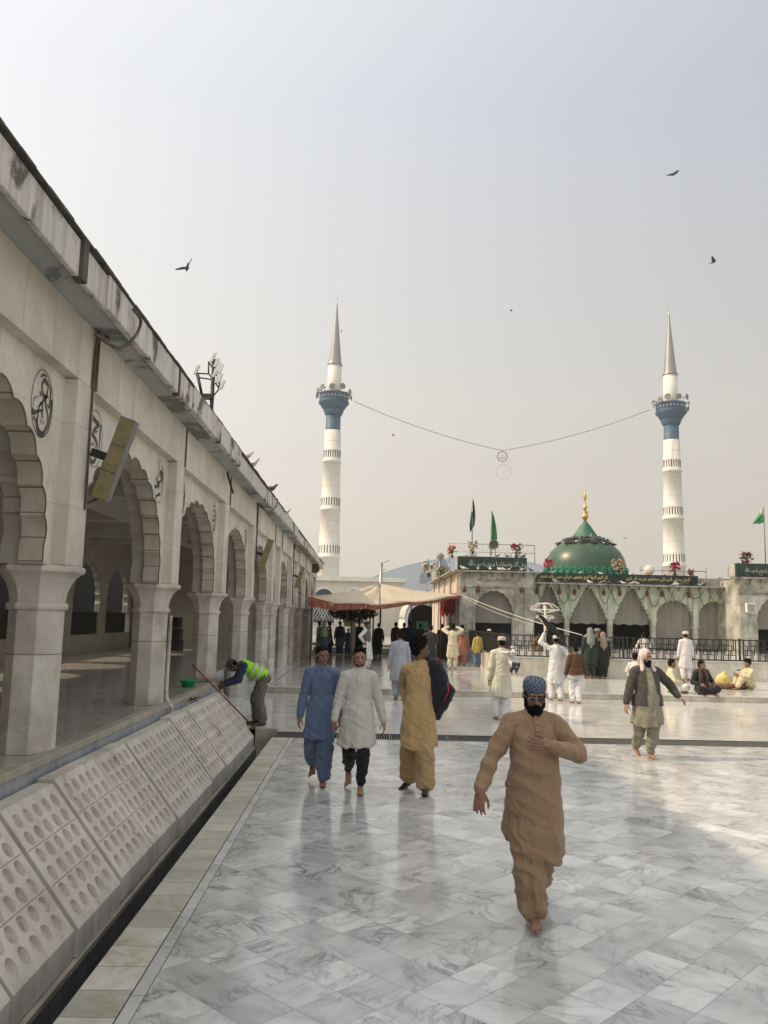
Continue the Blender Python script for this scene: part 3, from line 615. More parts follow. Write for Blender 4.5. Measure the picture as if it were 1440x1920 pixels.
# glazed barrel canopy entrance
can = empty('arched_canopy', (4.7, 57, .6)); tag(can, 'ribbed metal barrel canopy over a dark doorway beyond the tent poles', 'canopy')
for k in range(7):
    b = MB(); b.tube([(1.9*cos(pi*t/16), k*1.3, 1.1+1.9*sin(pi*t/16)+.3) for t in range(17)], .055, 6); b.tube([(-1.9, k*1.3, -.5), (-1.9, k*1.3, 1.4)], .05, 6); b.tube([(1.9, k*1.3, -.5), (1.9, k*1.3, 1.4)], .05, 6); b.build('rib', 'white', can)
b = MB(); b.prism([(1.84*cos(pi*t/16), 1.4+1.84*sin(pi*t/16)) for t in range(17)]+[(1.75*cos(pi*t/16), 1.4+1.75*sin(pi*t/16)) for t in range(16, -1, -1)], .6, 8.5, 'XZ'); b.build('canopy_skin', mat('canopy_skin', (.30, .30, .29), .5), can)
b = MB(); b.prism([(-1.2, -.6), (1.2, -.6)]+[(1.2*cos(pi*t/10), 1.4+1.2*sin(pi*t/10)) for t in range(11)], 8.6, 8.7, 'XZ'); b.build('doorway', 'inside', can)
b = MB(); b.box(-.55, .35, 7.9, 8.0, .55, 1.3); b.build('sign_board', mat('teal', (.02, .28, .22), .5), can)
# dark curved shed roof and pole beyond the shrine's left side
b = MB(); b.prism([(-2.6, -4)]+[(-2.6*cos(t*pi/20)+0, 2.6*sin(t*pi/20)*1.1) for t in range(0, 11)]+[(0, -4)], 0, 9, 'XZ'); o = b.build('curved_shed', mat('shed', (.07, .085, .10), .5), None, loc=(8.1, 62, 2.6)); tag(o, 'dark blue grey curved shed roof between the arched hall and the shrine side', 'shed')

def pole(name, base, top, r, m, label, cat):
    o = empty(name, base); tag(o, label, cat); h = top-base[2]
    b = MB(); b.tube([(0, 0, 0), (0, 0, h)], r, 8); b.build('pole', m, o); return o, h
p0, h = pole('utility_pole', (1.2, 60, .6), ony(695, 1054, 60)[2], .11, 'steel', 'grey utility pole standing behind the peak of the cloth tent', 'pole')
b = MB(); b.tube([(0, 0, h-.1), (.55, 0, h+.15)], .03, 5); b.tube([(0, 0, h-.6), (.3, 0, h-.5)], .03, 5); b.build('cross_arm', 'steel', p0)
p0, h = pole('camera_pole', (5.0, 55, .6), ony(773, 1042, 55)[2], .07, 'steel', 'thin steel mast with camera head between tent and shrine', 'pole')
b = MB(); b.blob((0, -.1, h), (.26, .2, .24)); b.tube([(-.35, 0, h-.9), (-.9, 0, h-1.0), (-.9, 0, h-2.2), (0, 0, h-3.2)], .03, 5); b.tube([(0, 0, h-1.0), (-.9, 0, h-1.0)], .03, 5); b.build('camera_head', 'horn', p0)

# ------------------------------------------------------------------ shrine
TZ = .80
b = MB(); b.box(4.96, 40, 29.25, 60, .0, TZ-.004); tag(b.build('terrace', 'platform'), kind='structure')
base = empty('terrace_wall', (5, 29, .17)); tag(base, 'low cream marble wall below the black railing along the shrine terrace', 'wall')
b = MB(); b.box(0, 35, -.03, .25, 0, TZ-.17); b.build('front_face', 'basewall', base)
b = MB(); b.box(-.09, -.003, -.03, 12, 0, TZ-.17); b.build('side_face', 'basewall', base)
b = MB(); b.box(-.14, 35, -.08, .3, TZ-.166, TZ-.12); b.build('coping', 'platform', base)
def wing(x0, x1, label, cxa=None):
    r = empty('shrine_wing', (x0, 39, .17)); tag(r, label, 'shrine pavilion'); w = x1-x0
    def zz(z): return z-.17
    cxa = cxa or w*.46; ahw = .88 if w < 5 else 1.0
    b = MB(); h = foil(ahw, 2.2, 3.42, 5)
    h = [(x, zz(z)) for x, z in h]
    b.prism([(0, 0), (0, zz(4.30)), (w, zz(4.30)), (w, 0)]+[(cxa+ahw, 0)]+[(cxa+x, z) for x, z in h]+[(cxa-x, z) for x, z in reversed(h[:-1])]+[(cxa-ahw, 0)], 0, .35, 'XZ'); b.build('front_wall', 'shrine', r)
    for x in (-.03, w*.18, cxa+ahw+.12, w-.45):
        b = MB(); b.box(x, x+(.38 if x < .1 or x > w-.5 else .10), -.07, -.003, 0, zz(3.55)); b.build('pilaster', 'shrine', r, bevel=.01)
    b = MB(); b.box(-.05, w+.03, -.05, -.002, zz(3.56), zz(3.60)); b.box(cxa-ahw-.1, cxa+ahw+.1, -.04, -.003, zz(3.62), zz(3.66)); b.build('string_course', 'slab', r)
    for x in (.32, w-.55):      # small inscribed roundel in each spandrel
        b = MB(); c_ = ony(0, 0, 39); pts = circ(.16, 20, x, zz(3.95)); q = circ(.145, 20, x, zz(3.95)); b.add([(p[0], -.006, p[1]) for p in pts+q], [(i, (i+1) % 20, 20+(i+1) % 20, 20+i) for i in range(20)]); b.build('roundel', 'dark', r)
    if w < 5:
        text_mesh('inscription', shape('الصل و علی رسول اللہ'), 1.5, .26, 'dark', r, (cxa, -.008, zz(3.98)), depth=.003)
    b = MB(); b.box(cxa-ahw-.1, cxa+ahw+.1, .45, .50, zz(1.95), zz(3.5)); b.build('curtain', 'curtain', r)
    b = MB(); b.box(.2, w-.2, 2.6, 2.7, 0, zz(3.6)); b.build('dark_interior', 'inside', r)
    if w > 5: b = MB(); b.box(0, .3, .352, 5, 0, zz(4.29)); b.build('side_wall', 'shrine', r)
    b = MB(); b.box(-.32, w+.25, -.42, .4, zz(4.30), zz(4.37)); b.build('cornice_slab', 'slab', r, bevel=.01)
    for k in range(int(w/.5)+1):
        b = MB(); b.add([(k*.5, -.003, zz(4.10)), (k*.5+.08, -.003, zz(4.10)), (k*.5+.08, -.36, zz(4.297)), (k*.5, -.36, zz(4.297)), (k*.5, -.003, zz(4.297)), (k*.5+.08, -.003, zz(4.297))], [(0, 1, 2, 3), (0, 3, 4), (1, 5, 2), (3, 2, 5, 4), (0, 4, 5, 1)]); b.build('bracket', 'slab', r)
    b = MB(); b.box(-.12, w-.35, -.06, .10, zz(4.42), zz(5.04)); b.build('parapet_board', 'banner', r)
    b = MB(); b.box(-.12, w-.35, .102, .9, zz(4.42), zz(5.02)); b.build('parapet_block', 'shrine', r)
    return r, w
wl, ww = wing(4.5, 8.0, 'stained marble pavilion corner of the shrine beside the tent with dark lettered parapet')
text_mesh('parapet_text', shape('وعلی آلک واصحابک یا سیدی یا حبیب اللہ'), 2.7, .38, 'paletext', wl, (1.75, -.066, 4.56), depth=.004)
# receding sunlit side of the pavilion
s = empty('shrine_side', (4.5, 39.36, .17)); tag(s, 'sunlit receding side of the shrine hung with red cloth and garlands', 'shrine side wall')
b = MB(); b.box(0, .3, 0, 14, 0, 4.13); b.build('side_wall', 'shrineside', s)
b = MB(); b.box(-.45, .3, .1, 14, 4.135, 4.20); b.build('cornice_slab', 'slab', s)
b = MB(); b.box(-.35, -.003, .8, 13, 3.1, 3.16); b.build('awning_ledge', 'slab', s)
b = MB(); b.box(-.12, .5, 9.0, 13.9, 4.23, 4.95); b.build('parapet_block', 'shrine', s)
for k, y in enumerate((.1, 3.4, 6.7, 10, 13.4)):
    b = MB(); b.box(-.10, -.003, y, y+.5, 0, 4.1); b.build('pilaster', 'shrineside', s)
for k in range(14):
    y = .2+k*.55; b = MB(); z = 2.95-.07*((k*5) % 4)
    for j in range(3): b.blob((-.13, y+j*.12, z-.25*j*(k % 2)), (.08, .10, .20), 8, 6, nz=.3, seed=k*3+j)
    b.build('red_bunting', 'red', s)
# main arcaded front
mf = empty('shrine_front', (8.0, 41, .17)); tag(mf, 'weathered marble shrine front with curtained arches hung with green garlands', 'shrine front')
def zz(z): return z-.17
colx = [8.25, 10.05, 12.2, 14.35, 16.45, 18.4]
for i in range(3):      # bays of bracketed pointed openings
    a, c = colx[i]-8, colx[i+1]-8; m_ = (a+c)/2
    b = MB(); pts = [(a, zz(2.35)), (a, zz(3.90)), (c, zz(3.90)), (c, zz(2.35))]
    e = []
    for k in range(9):      # serrated bracket underside
        t = k/8; x = (c-.14)+(m_+.18-(c-.14))*t; z = 2.35+(3.78-2.35)*(t**.9); e.append((x, zz(z))); e.append((x-.10*(1-t*.4), zz(z+.02)))
    el = [(2*m_-x, z) for x, z in reversed(e)]
    b.prism([(a, zz(2.35)), (a, zz(3.90)), (c, zz(3.90)), (c, zz(2.35))]+e+el, 0, .30, 'XZ'); b.build('bracketed_arch', 'shrinegreen', mf)
for i in range(3, 5):
    a, c = colx[i]-8, colx[i+1]-8; m_ = (a+c)/2; hw_ = (c-a)/2-.14
    h = [(x, zz(z)) for x, z in foil(hw_, 2.35, 3.22, 6)]
    b = MB(); b.prism([(a, zz(2.0)), (a, zz(3.90)), (c, zz(3.90)), (c, zz(2.0)), (m_+hw_, zz(2.0))]+[(m_+x, z) for x, z in h]+[(m_-x, z) for x, z in reversed(h[:-1])]+[(m_-hw_, zz(2.0))], 0, .30, 'XZ'); b.build('scalloped_arch', 'shrinegreen', mf)
for i, x in enumerate(colx):
    b = MB(); zc = 2.35 if i < 4 else 2.0
    b.box(x-8-.11, x-8+.11, -.02, .30, TZ-.17, zz(zc)); b.box(x-8-.17, x-8+.17, -.06, .34, zz(zc-.14), zz(zc-.002)) if False else None
    o = b.build('column', 'shrine', mf, bevel=.015)
    c = MB(); c.box(x-8-.17, x-8+.17, -.07, .36, zz(zc)-.10, zz(zc)+.02); c.box(x-8-.13, x-8+.13, -.05, -.003, zz(zc)+.03, zz(3.55)); c.build('capital', 'shrinegreen', o, bevel=.01)
for i in range(5):
    a, c = colx[i]-8, colx[i+1]-8
    b = MB(); n = 24; zb_ = TZ-.17+.05 if i > 2 else zz(2.02)
    top = [(a+.1+(c-a-.2)*k/n, .42+.03*sin(k*1.3), zz(3.75)) for k in range(n+1)]; bot = [(p[0], p[1], zb_+.03*sin(k*.9)) for k, p in enumerate(top)]
    b.add(top+bot, [(k, k+1, n+2+k, n+1+k) for k in range(n)], True); b.build('curtain', 'curtain', mf)
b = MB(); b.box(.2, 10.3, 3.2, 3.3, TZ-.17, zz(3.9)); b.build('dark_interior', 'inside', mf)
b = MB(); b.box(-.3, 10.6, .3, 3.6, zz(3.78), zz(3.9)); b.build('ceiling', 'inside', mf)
b = MB(); b.box(-.3, 10.4, -.55, .4, zz(3.905), zz(3.97)); b.build('cornice_slab', 'slab', mf, bevel=.01)
for k in range(21):
    b = MB(); x = .1+k*.5; b.add([(x, -.003, zz(3.70)), (x+.08, -.003, zz(3.70)), (x+.08, -.45, zz(3.90)), (x, -.45, zz(3.90)), (x, -.003, zz(3.90)), (x+.08, -.003, zz(3.90))], [(0, 1, 2, 3), (0, 3, 4), (1, 5, 2), (3, 2, 5, 4), (0, 4, 5, 1)]); b.build('bracket', 'slab', mf)
b = MB(); b.box(.5, 8.6, -.04, .06, zz(4.07), zz(4.50)); b.build('fascia_board', 'banner', mf)
b = MB(); b.box(-.2, 10.3, .07, 1.0, zz(3.975), zz(4.40)); b.build('parapet', 'slab', mf)
b = MB(); b.box(-.2, 10.35, .0, .9, zz(3.972), zz(4.07)); b.build('ledge', 'slab', mf) if False else None
text_mesh('fascia_text', shape('کر کرم کروا کرم دونوں جہاں میں رکھ شرم'), 3.35, .24, 'goldtext', mf, (2.4, -.046, zz(4.28)), depth=.004, bold=.012)
text_mesh('fascia_text', shape('گنج بخش آپ کی منظور ہم پہ کر کرم'), 3.2, .24, 'goldtext', mf, (6.6, -.046, zz(4.28)), depth=.004, bold=.012)
# garlands: every swag of its own
swags = [(.5, 1.0, .5), (1.5, 2.2, .75), (1.9, 2.7, .6), (3.6, 4.2, .7), (4.2, 5.0, .75), (5.4, 6.0, .45), (6.0, 6.7, .8), (6.8, 7.3, .55), (7.1, 8.0, .5), (8.0, 8.8, .35), (8.6, 9.2, .75), (9.1, 9.7, .5), (9.5, 10.3, .4)]
for k, (a, c, d) in enumerate(swags):
    b = MB(); b.tube([(a+(c-a)*t/12, -.10-.02*(k % 3), zz(3.72)-d*4*(t/12)*(1-t/12)) for t in range(13)], .019, 5); o = b.build('garland', 'green', None, loc=(8.0, 41, .17))
    tag(o, '%s green garland loop from the left under the shrine cornice' % ORD[k], 'garland', 'green garlands looped along the shrine front')
for k, x in enumerate((8.55, 9.65, 10.4, 11.85, 12.65, 14.0, 14.75, 16.1, 18.0, 4.7, 5.35, 7.4)):
    y = 41 if x > 8.2 else 39; z = 3.40 if x > 8.2 else 3.35
    r = empty('lantern', (x, y-.14, z)); tag(r, '%s brown lantern from the left hung on the %s' % (ORD[k-9 if x < 8.2 else k].capitalize(), 'shrine pavilion beside the tent' if x < 8.2 else 'arcaded shrine front'), 'lantern', 'brown lanterns on the pavilion' if x < 8.2 else 'brown lanterns on the arcaded front')
    b = MB(); b.lathe([(.03, 0), (.085, .05), (.095, .2), (.05, .28), (.02, .32)], 8); b.build('shade', 'wood', r); b = MB(); b.tube([(0, 0, .32), (0, .05, .42), (0, .13, .42)], .01, 4); b.build('hook', 'iron', r)
wr, _ = wing(17.75, 26.0, 'stained marble pavilion at the right edge with dark lettered parapet', 1.85)
text_mesh('parapet_text', shape('الصل و علی رسول اللہ یا سیدی یا حبیب اللہ'), 2.2, .32, 'paletext', wr, (1.4, -.066, 4.56), depth=.004)
ac = empty('air_conditioner', (17.98, 38.84, 2.72)); ac.scale = (.8, .8, .8); tag(ac, 'white air conditioner unit fixed to the right shrine pavilion pier', 'air conditioner')
b = MB(); b.box(-.02, .52, -.16, .09, 0, .55); b.build('casing', 'white', ac, bevel=.02); b = MB()
for k in range(7): b.box(.03, .47, -.172, -.162, .05+k*.065, .08+k*.065)
b.build('louvres', 'slot', ac)

# dome
dm = empty('green_dome', (12.85, 48, 3.9)); tag(dm, 'round green dome with ribbed cone and golden finial on the shrine roof', 'dome')
b = MB(); b.lathe([(2.5, 0), (2.52, .6), (2.60, 1.1), (2.60, 1.5), (2.50, 1.9), (2.27, 2.3), (1.95, 2.6), (1.55, 2.86), (1.1, 3.05), (.8, 3.15)], 64); b.build('shell', 'dome', dm)
b = MB(); b.lathe([(1.02, 3.02), (.86, 3.14), (.70, 3.32), (.53, 3.55), (.38, 3.8), (.24, 4.0), (.13, 4.13), (.10, 4.2)], 40, flute=.13); b.build('ribbed_cone', 'domecone', dm)
b = MB(); b.lathe([(.07, 4.15), (.09, 4.25), (.21, 4.38), (.24, 4.48), (.20, 4.6), (.08, 4.68), (.07, 4.85), (.10, 4.92), (.17, 5.02), (.10, 5.12), (.05, 5.2), (.05, 5.45), (.10, 5.6), (.12, 5.72), (.05, 5.9), (.015, 6.1), (.005, 6.3)], 20); b.build('finial', 'gold', dm)
for k in range(36):
    a = 2*pi*k/36; c_, s_ = cos(a), sin(a); b = MB()
    rs = []
    b.prism([(-.21, 0), (.21, 0), (.23, .25), (.15, .42), (0, .50), (-.15, .42), (-.23, .25)], -.03, .03, 'XZ')
    b.tube([(-.17, -.04, .05), (-.18, -.05, .26), (0, -.06, .42), (.18, -.05, .26), (.17, -.04, .05)], .03, 5)
    o = b.build('petal', 'petal', dm); o.location = (2.66*c_, 2.66*s_, .88); o.rotation_euler = (0, 0, a+pi/2)
b = MB(); b.lathe([(2.5, .1), (2.9, .15), (2.9, .8), (2.55, .9)], 48); b.build('drum', 'petal', dm)

# one building: the pavilions, side and dome are parts of the shrine
shrine = empty('shrine', (12, 41, .17)); tag(shrine, 'old marble shrine with green dome, lettered parapets, curtained arches and stained pavilions', 'shrine')
shell = [c for c in dm.children if c.name.startswith('shell')][0]; shell.name = 'dome'; shell.scale = (.88, .88, .97)
for rt in (wl, wr, s, mf, dm):
    off = rt.location-shrine.location
    for c in list(rt.children):
        if rt is dm and c is not shell: c.parent = shell; continue
        c.parent = shrine; c.location = c.location+off
    bpy.data.objects.remove(rt)
# roof railing, flags, loudspeaker, bouquets
rl = empty('roof_frame', (4.2, 41.5, 4.9)); tag(rl, 'thin metal frame railing with wire scrollwork on the left pavilion roof', 'railing')
b = MB(); z1 = ony(860, 1019, 41.5)[2]-4.9; W_ = 4.35
b.tube([(0, 0, z1), (W_, 0, z1)], .018, 4); b.tube([(0, 0, z1-.42), (W_, 0, z1-.42)], .012, 4)
for x in (0.05, 1.1, 2.1, 3.15, W_): b.tube([(x, 0, 0), (x, 0, z1)], .02, 4)
b.build('frame', 'steel', rl)
b = MB()
for k in range(17):
    x = .15+k*.25; b.tube([(x, 0, z1-.05), (x+.10, 0, z1-.20), (x, 0, z1-.38), (x+.18, 0, z1-.38), (x+.12, 0, z1-.12)], .006, 3)
b.build('wire_scrolls', 'steel', rl)
def flag(px, pyb, pyt, Y, label, outline, colr, m2=None, lean=0):
    p = ony(px, pyb, Y); t = ony(px, pyt, Y); h = t.z-p.z
    r = empty('flag_pole', p); tag(r, label, 'flag'); b = MB(); b.tube([(0, 0, -.5), (0, 0, h*.5), (-lean*.5, 0, h)], .028, 6); b.build('pole', 'steel', r)
    b = MB(); n = len(outline); rows = []
    for k in range(13):
        t_ = k/12; i = min(int(t_*(n-1)), n-2); f = t_*(n-1)-i
        l = outline[i][0]*(1-f)+outline[i+1][0]*f; rr = outline[i][1]*(1-f)+outline[i+1][1]*f; z = (outline[i][2]*(1-f)+outline[i+1][2]*f)*h
        rows.append([(l+(rr-l)*j/6, .06*sin(j*1.7+k*.4), z) for j in range(7)])
    b.add([v for q in rows for v in q], [(k*7+j, k*7+j+1, k*7+j+8, k*7+j+7) for k in range(12) for j in range(6)], True)
    o = b.build('cloth', colr, r); s = o.modifiers.new('t', 'SOLIDIFY'); s.thickness = .012
    return r
M['flagdk'] = mat('flag_dark_green', (.015, .07, .055), .8, .2, 2); M['flaggr'] = mat('flag_green', (.03, .20, .05), .7, .3, 1.6, stain=((.35, .16, .10), 1.5, .58, .05))
M['flagwh'] = mat('flag_green_white', (.05, .30, .10), .7, .3, 1.6, stain=((.6, .5, .45), 1.6, .52, .05))
flag(885, 1030, 936, 40.5, 'dark green flag hanging limp on a tall pole above the left pavilion', [(0, .02, .99), (-.03, .10, .85), (-.08, .15, .66), (-.14, .12, .48), (-.12, 0.0, .40), (-.12, -.10, .34)], 'flagdk')
flag(921, 1020, 958, 40.8, 'bright green flag with red border on a pole above the loudspeaker', [(0, .02, .99), (0, .14, .8), (0, .24, .5), (0, .30, .2), (0, .28, .12)], 'flaggr')
flag(1435, 1040, 948, 41.0, 'green and white flag blowing leftwards at the right edge', [(-.02, 0, .99), (-.18, 0, .88), (-.35, 0, .75), (-.55, 0, .66), (-.62, -.3, .62)], 'flagwh')
def bouquet(px, py, Y, s, cols_, label):
    p = ony(px, py, Y); r = empty('bouquet', (p.x, p.y, p.z)); tag(r, label, 'flowers')
    rng = random.Random(int(px)); b = MB(); st = MB(); lf = MB(); fl = {c: MB() for c in cols_}
    st.lathe([(.12*s, -s*.65), (.16*s, -s*.40), (.13*s, -.38*s)], 10)
    for k in range(46):
        d = Vector((rng.uniform(-1, 1), rng.uniform(-1, 1), rng.uniform(-.7, 1))).normalized()*rng.uniform(.45, 1)*s*.52; d.z *= 1.15; d.z += .05
        if k % 3 == 0:
            q = d*1.12; st.tube([(0, 0, -s*.45), q*.6, q], .008, 3); lf.blob(q, (.07*s, .07*s, .025), 6, 4, nz=.3, seed=k)
        else: fl[cols_[k % len(cols_)]].blob(d, (.115*s, .115*s, .09*s), 7, 5, nz=.7, seed=k)
    st.build('stems', 'leaf', r); lf.build('leaves', 'leaf', r)
    for c in cols_: fl[c].build('blossoms', c, r)
for px, py, Y, s_, cc, lb in ((848, 1034, 39.3, .75, ['red', 'yellow'], 'red and straw bouquet at the left corner of the lettered parapet'), (887, 1027, 39.4, .85, ['yellow', 'whitefl'], 'straw yellow bouquet beside the dark flag pole'),
    (968, 1032, 39.4, .95, ['magenta', 'whitefl', 'magenta'], 'magenta and white bouquet at the right end of the left parapet'), (804, 1066, 51, 1.3, ['red', 'yellow', 'whitefl'], 'red and white bouquet on the far corner of the sunlit side parapet'),
    (826, 1073, 45, .9, ['leaf', 'yellow'], 'dry green bouquet on the sunlit side cornice'), (1029, 1059, 40.8, .8, ['magenta', 'red'], 'dark red bouquet at the left foot of the green dome'),
    (1160, 1064, 40.8, 1.1, ['whitefl', 'yellow', 'whitefl'], 'white and yellow bouquet at the right foot of the green dome'), (1265, 1067, 40.9, .9, ['magenta', 'magenta', 'red'], 'magenta bouquet on the front parapet before the right minaret'),
    (1295, 1076, 41.0, .6, ['magenta', 'leaf'], 'small dark pink bouquet right of the magenta one near the board end'), (1400, 1046, 39.4, .9, ['magenta', 'magenta', 'leaf'], 'magenta bouquet on the right pavilion parapet')):
    bouquet(px, py, Y, s_*.62, cc, lb)
p = ony(926, 1021, 39.6); r = empty('loudspeaker', p); tag(r, 'round grey horn loudspeaker standing on the lettered parapet facing the courtyard', 'loudspeaker')
b = MB(); b.rings([[Vector((rr*cos(2*pi*k/24), y, rr*sin(2*pi*k/24))) for k in range(24)] for rr, y in ((.20, .5), (.2, .25), (.12, .2), (.2, .05), (.22, -.02), (.24, 0), (.12, .12), (.06, .3))]); b.build('bell', 'horn', r)
b = MB(); b.blob((0, 0, 0), .055, 8, 6); b.build('driver', 'slot', r); b = MB(); b.tube([(-.08, .1, -.2), (-.1, .1, -.55)], .02, 4); b.tube([(.08, .1, -.2), (.1, .1, -.55)], .02, 4); b.build('stand', 'steel', r)
p = ony(1217, 1069, 41.4); r = empty('globe_lamp', p); tag(r, 'pale round globe lamp on the front parapet between dome and right minaret', 'lamp'); b = MB(); b.blob((0, 0, 0), .26, 16, 12); b.build('globe', 'whitefl', r); b = MB(); b.tube([(0, 0, -.5), (0, 0, -.2)], .04, 6); b.build('stem', 'steel', r)
# scaffold frames on the roof at the right
r = empty('roof_scaffold', (19.0, 52, 4.2)); tag(r, 'grey steel scaffold frame on the roof right of the right minaret base', 'scaffold')
for k in range(3):
    b = MB(); x0 = -1.6+.0*k; 
    for z in (.35+.45*k,): b.tube([(x0, 0, z), (2.6, 0, z)], .03, 4)
    b.build('rail', 'steel', r)
for x in (-1.6, -.2, 1.2, 2.6): b = MB(); b.tube([(x, 0, -.5), (x, 0, 1.5)], .03, 4); b.build('upright', 'steel', r)
# small green domes/kiosk at the right
r = empty('roof_kiosk', (19.3, 44, 3.65)); tag(r, 'small white roof kiosk with green dome behind the right pavilion', 'kiosk'); b = MB(); b.box(-.9, .9, 0, 1.5, 0, .65); b.build('wall', 'white', r); b = MB(); b.lathe([(.8, .65), (.75, .72), (.5, .85), (.15, .95), (.03, 1.05)], 24, c=(0, .7, 0)); b.build('dome', 'domecone', r)

# ------------------------------------------------------------------ black geometric railing on the terrace
post = 2.05
def rail_section():
    r = empty('railing_section', (5.0, 29.1, TZ)); H_ = .80
    b = MB(); b.box(0, post, -.02, .02, H_-.04, H_); b.box(0, post, -.02, .02, .05, .09); b.build('rails', 'iron', r)
    b = MB(); b.box(-.03, .03, -.03, .03, 0, H_+.03); b.box(.12, .15, -.02, .02, 0, H_); b.box(-.15, -.12, -.02, .02, .05, H_); b.build('post', 'iron', r)
    b = MB(); g = random.Random(4); t = .026
    def hb(x0, x1, z): b.box(x0, x1, -.012, .012, z-t/2, z+t/2)
    def vb(x, z0, z1): b.box(x-t/2, x+t/2, -.013, .013, z0, z1)
    cells = [.15+(post-.3)*k/7 for k in range(8)]
    for k in range(7):
        a, c = cells[k], cells[k+1]; m_ = (a+c)/2; zz_ = [.09, .25, .42, .58, .76]
        vb(a, .09, .76); hb(a, c, zz_[1+(k % 3)]); vb(m_, zz_[1], zz_[3]); hb(a, m_, zz_[3]); hb(m_, c, zz_[1+((k+1) % 3)]); vb(a+(c-a)*.75, zz_[2], .76); vb(a+(c-a)*.25, .09, zz_[2]); hb(a, c, zz_[2])
    b.build('fretwork', 'iron', r); return r
r0 = rail_section(); tag(r0, 'black iron fretwork railing section on the cream terrace wall', 'railing', 'black fretwork railing sections along the shrine terrace')
r0['label'] = 'black fretwork railing, first section right of the terrace corner'
for k in range(1, 10): c = copy_tree(r0); c['label'] = 'black fretwork railing, %s section right of the terrace corner' % ORD[k]; c.location.x = 5.0+k*post
for k in range(5): c = copy_tree(r0); c['label'] = 'black fretwork railing, %s section receding behind the terrace corner' % ORD[k]; c.location = (4.98, 29.2+k*post, TZ); c.rotation_euler.z = pi/2
# ------------------------------------------------------------------ cloth tent
FLc, FRc, BLc, BRc = ony(578, 1119, 31.0), ony(868, 1116, 38.9), Vector((-2.45, 43, 3.0)), Vector((4.3, 46, 3.3))
PK = ony(712, 1095, 37.5)
MFr = ony(712, 1133, 33.2)
ts = empty('cloth_tent', (0, 37, .17)); tag(ts, 'cream cloth canopy with red brown valance stretched between arcade and shrine', 'tent')
n = 24
def edge(t):  # front edge, sagging in the middle
    a, c = FLc, FRc; p = a.lerp(c, t); q = MFr.lerp(MFr, 0); w_ = 4*t*(1-t)
    e = Vector((p.x, p.y, p.z)); mid = a.lerp(c, .5); e += (MFr-mid)*w_; e.z += .03*sin(t*22); return e
def bedge(t): p = BLc.lerp(BRc, t); return p
O = Vector((0, 37, .17))
def fan(e0, sag):
    rr = []
    for j in range(9):
        v = j/8; rr.append([(e0(i/n).lerp(PK, v)-O+Vector((0, 0, -sag*sin(pi*v)*(.7+.3*cos(i*2*pi/6))+.015*sin(i*2.1+j)))) for i in range(n+1)])
    return rr
lside = lambda t: FLc.lerp(BLc, t)+Vector((0, 0, -.15*sin(pi*t)))
rside = lambda t: FRc.lerp(BRc, t)
b = MB(); rows = fan(edge, .10)
for e0 in (edge, bedge, lside, rside):
    rr = fan(e0, .10); b.add([p for r_ in rr for p in r_], [(j*(n+1)+i, j*(n+1)+i+1, (j+1)*(n+1)+i+1, (j+1)*(n+1)+i) for j in range(8) for i in range(n)], True)
M['tent'] = mat('tent_cloth', (.52, .44, .33), .85, .10, .8, coords='w', streak=((.38, .27, .18), .35)); M['valance'] = mat('valance', (.24, .075, .045), .85, .35, 5, coords='w', stain=((.45, .30, .2), 7, .6, .05))
o = b.build('canopy', 'tent', ts); s = o.modifiers.new('t', 'SOLIDIFY'); s.thickness = .015
b = MB(); top = [rows[0][i]-Vector((0, .015, 0)) for i in range(n+1)]; bot = [p+Vector((0, .03*sin(i*1.9), -.10-.26*(1-i/n)**2-.03*(i % 2))) for i, p in enumerate(top)]
b.add(top+bot, [(i, i+1, n+2+i, n+1+i) for i in range(n)], True); b.build('valance', 'valance', ts)
b = MB(); b.tube([rows[j][n//2+0]+Vector((0, 0, .02)) for j in range(0, 9)], .015, 4); b.build('seam_rope', 'wood', ts)
for px, pyb, Y, m in ((583, 1228, 36, 'wood'), (693, 1230, 38, 'iron'), (699, 1228, 40, 'iron'), (712, 1150, 37.6, 'iron'), (826, 1232, 38.5, 'wood'), (770, 1225, 44, 'wood'), (812, 1215, 48, 'white')):
    X = ony(px, 1200, Y).x-O.x; zt = 2.75; b = MB(); zb2 = 0 if pyb > 1200 else 1.6; b.tube([(X, Y-37, zb2), (X, Y-37, zt)], .035, 6); b.build('tent_pole', m, ts)
# steel pillar with dark bush-like crown
pp = Vector((ony(661, 1200, 40).x, 40, .17)); tr = empty('topiary_tree', pp); tag(tr, 'dark leafy umbrella shaped tree crown on a pale trunk under the tent', 'tree')
b = MB(); b.tube([(0, 0, 0), (0, 0, 2.2)], .13, 10); b.build('trunk', mat('pale_trunk', (.40, .38, .32), .8), tr)
b = MB(); g = random.Random(3)
for k in range(1300):
    d = Vector((g.gauss(0, 1), g.gauss(0, 1), g.gauss(0, 1))).normalized()*g.uniform(.55, 1.05); p = Vector((d.x*1.15, d.y*1.1, 2.12+d.z*.42)); a = Vector((g.gauss(0, 1), g.gauss(0, 1), g.gauss(0, 1))).normalized()*.07; c = a.orthogonal().normalized()*.05
    b.add([p-a, p+c, p+a, p-c], [(0, 1, 2, 3)])
b.build('crown', mat('tree_leaf', (.06, .05, .03), .8, .5, 3), tr)
b = MB(); b.box(-.42, -.12, -.18, -.14, 1.45, 1.95); b.build('notice_board', mat('notice', (.42, .42, .16), .6), tr)
